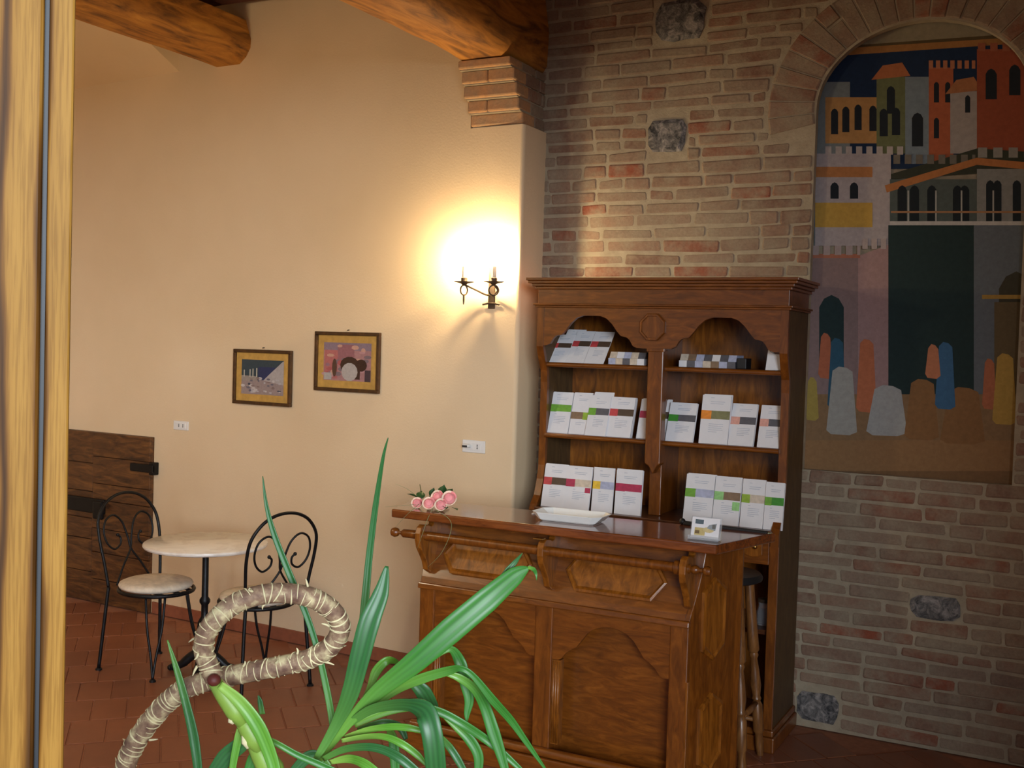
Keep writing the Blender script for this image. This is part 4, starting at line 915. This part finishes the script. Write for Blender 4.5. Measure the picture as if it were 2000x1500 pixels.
# ------------------------------------------------------------------ bistro chairs (local: faces +x)
def chair(label):
    t_ = thing('bistro_chair', (0, 0, 0), label, 'chair', 'chairs at the bistro table')
    SH, hw = .445, .185
    # seat ring, slightly squarish, and flat bars
    n = 40; ring = [(.19*math.cos(2*PI*i/n)*(1.08 if math.cos(2*PI*i/n) > 0 else 1), .19*math.sin(2*PI*i/n), SH-.012) for i in range(n+1)]
    sr = MB().tube(ring, .0105, 8, False).obj('seat_ring', M_iron, t_, smooth=True)
    for k in (-.09, 0, .09): MB().box((-.17, k-.011, SH-.012), (.18, k+.011, SH-.006)).obj('seat_bar', M_iron, sr)
    for sg in (-1, 1):
        sc = [(.195+.030*math.cos(a)*(.4+.6*i/11), sg*.035+sg*.03*math.sin(a)*(.4+.6*i/11), SH-.012) for i, a in enumerate([PI*1.6*j/11 for j in range(12)])]
        MB().tube(sc, .005, 6).obj('front_scroll', M_iron, sr, smooth=True)
    MB().lathe([(.001, SH-.004), (.17, SH-.004), (.188, SH+.004), (.194, SH+.016), (.188, SH+.028), (.165, SH+.037), (.08, SH+.043), (.001, SH+.044)], (.0, 0, 0), 'z', 40).obj('cushion', M_cloth, t_, smooth=True)
    # back loop: both uprights and the arch are one bent rod down to the floor
    xb = -.175
    pts = []
    for sg in (-1, 1):
        q = [(xb-.03, sg*(hw+.015), .012), (xb-.012, sg*hw, .25), (xb, sg*(hw-.015), SH), (xb-.02, sg*hw, .58), (xb-.045, sg*(hw+.012), .70), (xb-.07, sg*(hw+.004), .80), (xb-.085, sg*(hw-.045), .875), (xb-.092, sg*(hw-.11), .915)]
        pts.append(q)
    lower = [smoothline(q[:3], 6) for q in pts]
    for lw in lower:
        lg = MB().tube(lw, .0095, 8).obj('leg', M_iron, t_, smooth=True); MB().lathe([(.018, 0), (.018, .006), (.012, .012), (.001, .013)], (lw[0].x, lw[0].y, 0), 'z', 12).obj('foot_cap', M_iron, lg)
    top = smoothline(pts[0][2:]+[(xb-.095, 0, .928)]+list(reversed(pts[1][2:])), 7)
    MB().tube(top, .0085, 8).obj('back_loop', M_iron, t_, smooth=True)
    def bk(y, z_): return (xb-.002-.20*max(0, z_-SH)*(1 if z_ > SH else 0)+.01*0, y, z_)
    for sg in (-1, 1):                      # heart: two scrolls rising from the seat and curling in
        q = [(sg*.055, SH+.01), (sg*-.0, .60), (sg*-.012, .66)]
        sc = [bk(-sg*.115, SH+.0), bk(-sg*.06, .54), bk(-sg*.002, .625), bk(sg*.012, .69), bk(sg*.04, .775), bk(sg*.09, .815), bk(sg*.142, .79), bk(sg*.160, .73), bk(sg*.145, .67), bk(sg*.105, .635), bk(sg*.065, .655), bk(sg*.058, .69), bk(sg*.075, .708)]
        so = MB().tube(smoothline(sc, 6), .0058, 7).obj('heart_scroll', M_iron, t_, smooth=True)
        MB().ball(sc[-1], .010, 10).obj('scroll_tip', M_iron, so, smooth=True)
    # front legs: pairs of thin rods meeting at one foot
    for sg in (-1, 1):
        f = Vector((.185, sg*.165, .012))
        for dx, dy in ((-.055, .012), (.025, -.055)):
            tp = Vector((.135+dx*.9, sg*(.125+dy), SH-.02))
            lg = MB().tube(smoothline([tp, lerp(tp, f, .35)+Vector((dx*.10, sg*dy*.1, -.02)), lerp(tp, f, .72), f], 5), .0068, 7).obj('leg', M_iron, t_, smooth=True)
        MB().lathe([(.017, 0), (.017, .006), (.011, .014), (.001, .015)], (f.x, f.y, 0), 'z', 12).obj('foot_cap', M_iron, t_)
    return t_
c1 = chair('black iron bistro chair with cream cushion in front of the plank door')
c2 = copy_tree(c1); c2['label'] = 'black iron bistro chair with heart-scroll back seen from behind, right of the table'
c1.location = (-4.40, 4.345, 0); c1.rotation_euler.z = math.radians(-5)
c2.location = (-3.775, 4.435, 0); c2.rotation_euler.z = math.radians(161)

# ------------------------------------------------------------------ bar stool between counter and cabinet
sx, sy = -1.375, 4.712
stl = thing('bar_stool', (sx, sy, 0), 'wooden bar stool with turned legs behind the counter', 'stool')
MB().lathe([(.001, .80), (.14, .80), (.158, .808), (.16, .822), (.15, .836), (.001, .84)], (sx, sy, 0), 'z', 28).obj('seat', M_black, stl, smooth='auto')
for k in range(4):
    a = PI/4+k*PI/2; d = Vector((math.cos(a), math.sin(a), 0)); p0 = Vector((sx, sy, .80))+d*.115; p1 = Vector((sx, sy, 0))+d*.205
    prof_ = [(0, .021), (.30, .024), (.40, .026), (.415, .018), (.43, .021), (.45, .015), (.52, .020), (.60, .024), (.66, .017), (.675, .021), (.69, .016), (.71, .024), (.86, .024), (.875, .017), (.94, .019), (1, .015)]
    lg = MB().tube([lerp(p0, p1, u) for u, r in prof_], [r for u, r in prof_], 10).obj('leg', M_dove, stl, smooth='auto')
for k in range(4):
    a, b = PI/4+k*PI/2, PI/4+(k+1)*PI/2; u = (.70 if k % 2 else .8); r = lerp(.115, .205, u); z_ = .80*(1-u)
    MB().tube([(sx+r*math.cos(a), sy+r*math.sin(a), z_), (sx+r*math.cos((a+b)/2)*.72, sy+r*math.sin((a+b)/2)*.72, z_), (sx+r*math.cos(b), sy+r*math.sin(b), z_)], [.010, .014, .010], 8).obj('stretcher', M_dove, stl, smooth=True)

# ------------------------------------------------------------------ potted dracaena in the foreground
PD = 1.75
crown = far(645, 1500, PD); base = Vector((crown.x-.06, crown.y+.02, 0))
pl = thing('potted_dracaena', tuple(base), 'green potted plant with strap leaves and a looped cane in the foreground', 'plant')
MB().lathe([(.001, 0), (.13, 0), (.14, .01), (.175, .33), (.19, .335), (.195, .38), (.18, .385), (.165, .36), (.001, .355)], base, 'z', 32).obj('pot', M_pot, pl, smooth='auto')
MB().lathe([(.001, .34), (.166, .345), (.10, .362), (.001, .37)], base, 'z', 24).obj('soil', M_soil, pl, smooth=True)
def leaf(pts, widths, mat, fold=.25, twist=0, d=PD):
    """pts: (px, py[, extra distance]); widths in pixels"""
    w3 = [far(p[0], p[1], d+(p[2] if len(p) > 2 else 0)) for p in pts]
    n = 7; cl = smoothline(w3, n); k = len(cl); rows = []; uv = []
    view = CF
    for i, p in enumerate(cl):
        u = i/(n); a = int(min(u, len(widths)-1)); b = min(a+1, len(widths)-1); wd = lerp(widths[a], widths[b], u-a)/FPX*(p-CO).dot(CF)/2
        dr = (cl[min(i+1, k-1)]-cl[max(i-1, 0)]).normalized(); side = dr.cross(view)
        side = side.normalized() if side.length > 1e-4 else CR.copy()
        nn = side.cross(dr).normalized()
        if nn.dot(view) > 0: nn = -nn
        side = (side*math.cos(twist)+nn*math.sin(twist))
        row = []
        for s_ in (-1, -.5, 0, .5, 1): row.append(p+side*wd*s_+nn*(wd*fold*(abs(s_)-.5)))
        rows.append(row); uv += [((s_+1)/2, i/(k-1), 0) for s_ in (-1, -.5, 0, .5, 1)]
    o = MB().loft(rows, False, False).obj('leaf', mat, pl, smooth=True)
    at = o.data.attributes.new('leafuv', 'FLOAT_VECTOR', 'POINT')
    for i, q in enumerate(uv): at.data[i].vector = q
    m = o.modifiers.new('thick', 'SOLIDIFY'); m.thickness = .0012; m.offset = 0
    return o
def E(x, y, d=0): return (600+x/3.572, 1080+y/3.572, d)
def Wd(*w): return [a/3.572 for a in w]
leaf([E(80, 1440), E(300, 1170, -.01), E(500, 960, -.02), E(750, 760, -.03), E(1000, 540, -.03), E(1250, 330, -.02), E(1450, 160), E(1545, 105, .01)], Wd(50, 70, 110, 155, 180, 172, 125, 16), M_leaf, .3)
leaf([E(1330, 190, .01), E(1400, 120, .015), E(1450, 65, .02), E(1502, 0, .03)], Wd(10, 42, 34, 2), M_leafd, .3)
leaf([E(1540, 100, .01), E(1580, 115, .005), E(1597, 150, 0), E(1600, 190, 0)], Wd(20, 30, 18, 2), M_leaf, .3)
leaf([E(60, 1440, -.02), E(200, 1200, -.03), E(300, 980, -.05), E(370, 720, -.06), E(435, 480, -.06), E(515, 280, -.05), E(555, 92, -.04)], Wd(40, 76, 122, 142, 148, 108, 22), M_leafd, .35)
leaf([(690, 1330, .04), (706, 1240, .05), (714, 1165, .05), (722, 1080, .05), (734, 985, .04), (748, 895, .02), (758, 855, .01)], [14, 16, 15, 13, 11, 6, 1], M_leafd, .5)
leaf([(652, 1450, 0), (648, 1400, .0), (637, 1340, .0), (622, 1275, .0), (600, 1205, .0), (562, 1112, .0), (535, 1042, .0), (520, 985, .0), (513, 930, 0)], [12, 13, 13, 12, 12, 13, 11, 7, 1], M_leafd, .5)
leaf([E(280, 1200), E(430, 1100, -.03), E(580, 1062, -.06), E(720, 1062, -.09), E(820, 1110, -.11), E(865, 1230, -.12), E(890, 1400, -.12), E(905, 1600, -.11)], Wd(50, 66, 76, 90, 160, 150, 145, 140), M_leafd, .25)
leaf([E(330, 1200, .02), E(560, 1110, .02), E(780, 1075, .02), E(930, 1110, .02), E(1080, 1190, .02), E(1240, 1295, .03), E(1380, 1410, .03), E(1510, 1530, .03)], Wd(40, 46, 50, 60, 62, 60, 50, 28), M_leaf, .35)
leaf([E(430, 1090, .0), E(620, 955, .0), E(800, 875, -.01), E(980, 822, -.02), E(1070, 805, -.03), E(1160, 860, -.03), E(1300, 1030, -.02), E(1420, 1165, 0), E(1530, 1320, .01), E(1670, 1520, .02)], Wd(44, 60, 72, 64, 40, 44, 60, 54, 40, 12), M_leaf, .5)
leaf([E(960, 840, 0), E(1060, 870, 0), E(1170, 950, .01), E(1240, 1070, .02), E(1300, 1250, .02), E(1350, 1400, .02), E(1400, 1580, .02)], Wd(24, 56, 66, 78, 90, 72, 40), M_leaf, .3)
leaf([E(560, 1000, .05), E(760, 830, .05), E(930, 700, .05), E(1010, 675, .05), E(1070, 770, .04), E(1105, 910, .04), E(1130, 1020, .04), E(1115, 1120, .04), E(1112, 1190, .04)], Wd(30, 34, 34, 52, 84, 80, 68, 42, 3), M_leaf, .3)
leaf([E(330, 1150, .05), E(430, 960, .05), E(480, 830, .05), E(550, 755, .05), E(610, 755, .06), E(650, 790, .07)], Wd(30, 44, 66, 60, 40, 20), M_leafy, .3)
leaf([E(640, 780, .08), E(720, 880, .08), E(810, 970, .08), E(870, 1080, .09), E(890, 1180, .09)], Wd(20, 70, 112, 96, 40), M_leafd, .2)
leaf([E(260, 1290, 0), E(420, 1235, -.02), E(580, 1212, -.04), E(700, 1218, -.05), E(800, 1240, -.05)], Wd(36, 44, 50, 50, 40), M_leafy, .35)
leaf([E(350, 1230, .03), E(520, 1180, .03), E(640, 1210, .04), E(690, 1300, .04)], Wd(20, 44, 56, 30), M_leafd, .3)
leaf([E(240, 1310, -.02), E(400, 1282, -.03), E(540, 1282, -.05), E(660, 1330, -.06), E(770, 1410, -.06), E(840, 1490, -.06)], Wd(28, 40, 46, 54, 50, 16), M_leafy, .35)
leaf([E(110, 1440, -.03), E(250, 1372, -.05), E(400, 1352, -.07), E(530, 1372, -.08), E(660, 1440, -.09), E(800, 1560, -.09)], Wd(36, 50, 54, 62, 70, 60), M_leafd, .3)
leaf([E(160, 1460, -.04), E(290, 1435, -.06), E(400, 1470, -.08), E(520, 1560, -.09)], Wd(30, 60, 70, 60), M_leafy, .3)
leaf([E(560, 1200, .05), E(600, 1300, .06), E(610, 1420, .06), E(620, 1580, .06)], Wd(30, 70, 70, 50), M_leaf, .3)
leaf([E(920, 1270, 0), E(990, 1350, .01), E(1050, 1440, .01), E(1110, 1550, .01)], Wd(30, 52, 54, 40), M_leafd, .3)
leaf([E(960, 1150, .05), E(1050, 1220, .05), E(1140, 1310, .05), E(1195, 1420, .05), E(1190, 1560, .05)], Wd(20, 56, 76, 70, 50), M_leaf, .3)
leaf([(480, 1432, -.05), (530, 1447, -.06), (580, 1474, -.06), (622, 1492, -.06), (665, 1512, -.06)], [6, 12, 13, 14, 14], M_leaf, .4)
leaf([(327, 1250, -.03), (347, 1313, -.03), (366, 1383, -.03), (379, 1442, -.03), (388, 1510, -.03), (395, 1580, -.02)], [2, 13, 17, 20, 17, 14], M_leafd, .35)
leaf([(476, 1395, -.06), (466, 1440, -.06), (456, 1490, -.06), (450, 1540, -.06)], [10, 16, 14, 10], M_leafy, .4)
leaf([(500, 1425, -.04), (475, 1450, -.04), (440, 1480, -.04), (405, 1530, -.04)], [10, 30, 34, 24], M_leafd, .3)
leaf([(512, 1395, .0), (508, 1370, .0), (504, 1358, 0)], [12, 10, 1], M_leafd, .3)
leaf([(540, 1500, -.05), (520, 1470, -.05), (500, 1480, -.05), (485, 1520, -.05)], [20, 30, 30, 24], M_leaf, .3)
leaf([(640, 1500, .06), (620, 1478, .06), (600, 1480, .06), (570, 1510, .06)], [20, 24, 24, 16], M_leafd, .3)
# canes
mc = [far(645, 1520, PD), Vector((crown.x-.01, crown.y+.01, crown.z-.25)), Vector((base.x+.03, base.y, .33))]
MB().tube(smoothline(mc, 8), .019, 10).obj('cane', M_bark, pl, smooth=True)
loop = [(205, 1640, .04), (238, 1520, .03), (262, 1455, .02), (300, 1400, .01), (350, 1352, .0), (405, 1330, .0), (470, 1316, .0), (540, 1302, .0), (600, 1288, .0), (642, 1266, -.01), (664, 1232, -.02), (655, 1200, -.03), (620, 1172, -.045), (575, 1160, -.06), (520, 1160, -.075), (465, 1176, -.085), (425, 1206, -.09), (402, 1240, -.09), (398, 1272, -.085), (408, 1300, -.08), (420, 1326, -.08)]
lp = smoothline([far(a, b, PD+c) for a, b, c in loop], 5); lp = [Vector((base.x-.05, base.y+.02, .33)), Vector((lp[0].x-.0, lp[0].y, .6))]+lp
rad = [.018]*len(lp); rad = [.0165-.0015*(i/len(lp)) for i in range(len(lp))]
cane = MB().tube(lp, rad, 12).obj('looped_cane', M_bark, pl, smooth=True)
random.seed(8); acc = 0; nxt = .01
for i in range(3, len(lp)-1):
    seg = (lp[i]-lp[i-1]).length; acc += seg
    while acc > nxt*1.0:
        d = (lp[i]-lp[i-1]).normalized(); c_ = lp[i]-d*(acc-nxt)
        ax = (d+Vector((random.uniform(-.35, .35), random.uniform(-.35, .35), random.uniform(-.35, .35)))).normalized(); s1 = ax.orthogonal().normalized(); s2 = ax.cross(s1); r = rad[i]*1.03; n = 14
        st = random.uniform(0, 2*PI); span = random.uniform(1.3, 2)*PI
        MB().tube([c_+(s1*math.cos(st+span*j/n)+s2*math.sin(st+span*j/n))*r for j in range(n+1)], [.0006+random.uniform(.0002, .0012)*math.sin(PI*j/n) for j in range(n+1)], 5).obj('leaf_scar', M_scar, cane, smooth=True)
        if random.random() < .2:
            o_ = c_+(s1*math.cos(st)+s2*math.sin(st))*r; e = (o_-c_).normalized()
            MB().tube(smoothline([o_, o_+e*.006+d*.004, o_+e*.012+d*random.uniform(.0, .012)], 3), [.0022, .0022, .002, .0018, .0015, .001, .0006], 5).obj('dry_shred', M_scar, cane, smooth=True)
        nxt += random.uniform(.007, .013)
acc = 0
c_ = far(418, 1328, PD-.10); MB().ball(c_, .0105, 12, (1, 1, .9)).obj('bud_scar', M_bud, cane, smooth=True)
# green shoot hanging from the end of the loop
for a, b, w0, w1, dd in (((418, 1330), (478, 1412), .0135, .016, -.085), ((468, 1394), (512, 1462), .015, .018, -.08), ((496, 1446), (545, 1530), .017, .02, -.075)):
    p0, p1 = far(a[0], a[1], PD+dd), far(b[0], b[1], PD+dd); MB().tube([p0, lerp(p0, p1, .3), lerp(p0, p1, .7), p1], [w0*.75, w0, w1, w1*.7], 12).obj('sheath', M_sheath, pl, smooth=True)
for a, b in (((420, 1352), (436, 1366)), ((448, 1400), (456, 1414)), ((474, 1436), (484, 1462))):
    p0, p1 = far(a[0], a[1], PD-.09), far(b[0], b[1], PD-.09); MB().tube([p0, lerp(p0, p1, .5), p1], [.002, .006, .002], 7).obj('sheath_edge', M_scar, pl, smooth=True)
leaf([(430, 1338, -.1), (470, 1372, -.105), (505, 1420, -.105), (530, 1480, -.1), (545, 1540, -.1)], [16, 26, 30, 26, 20], M_leafy, .3)
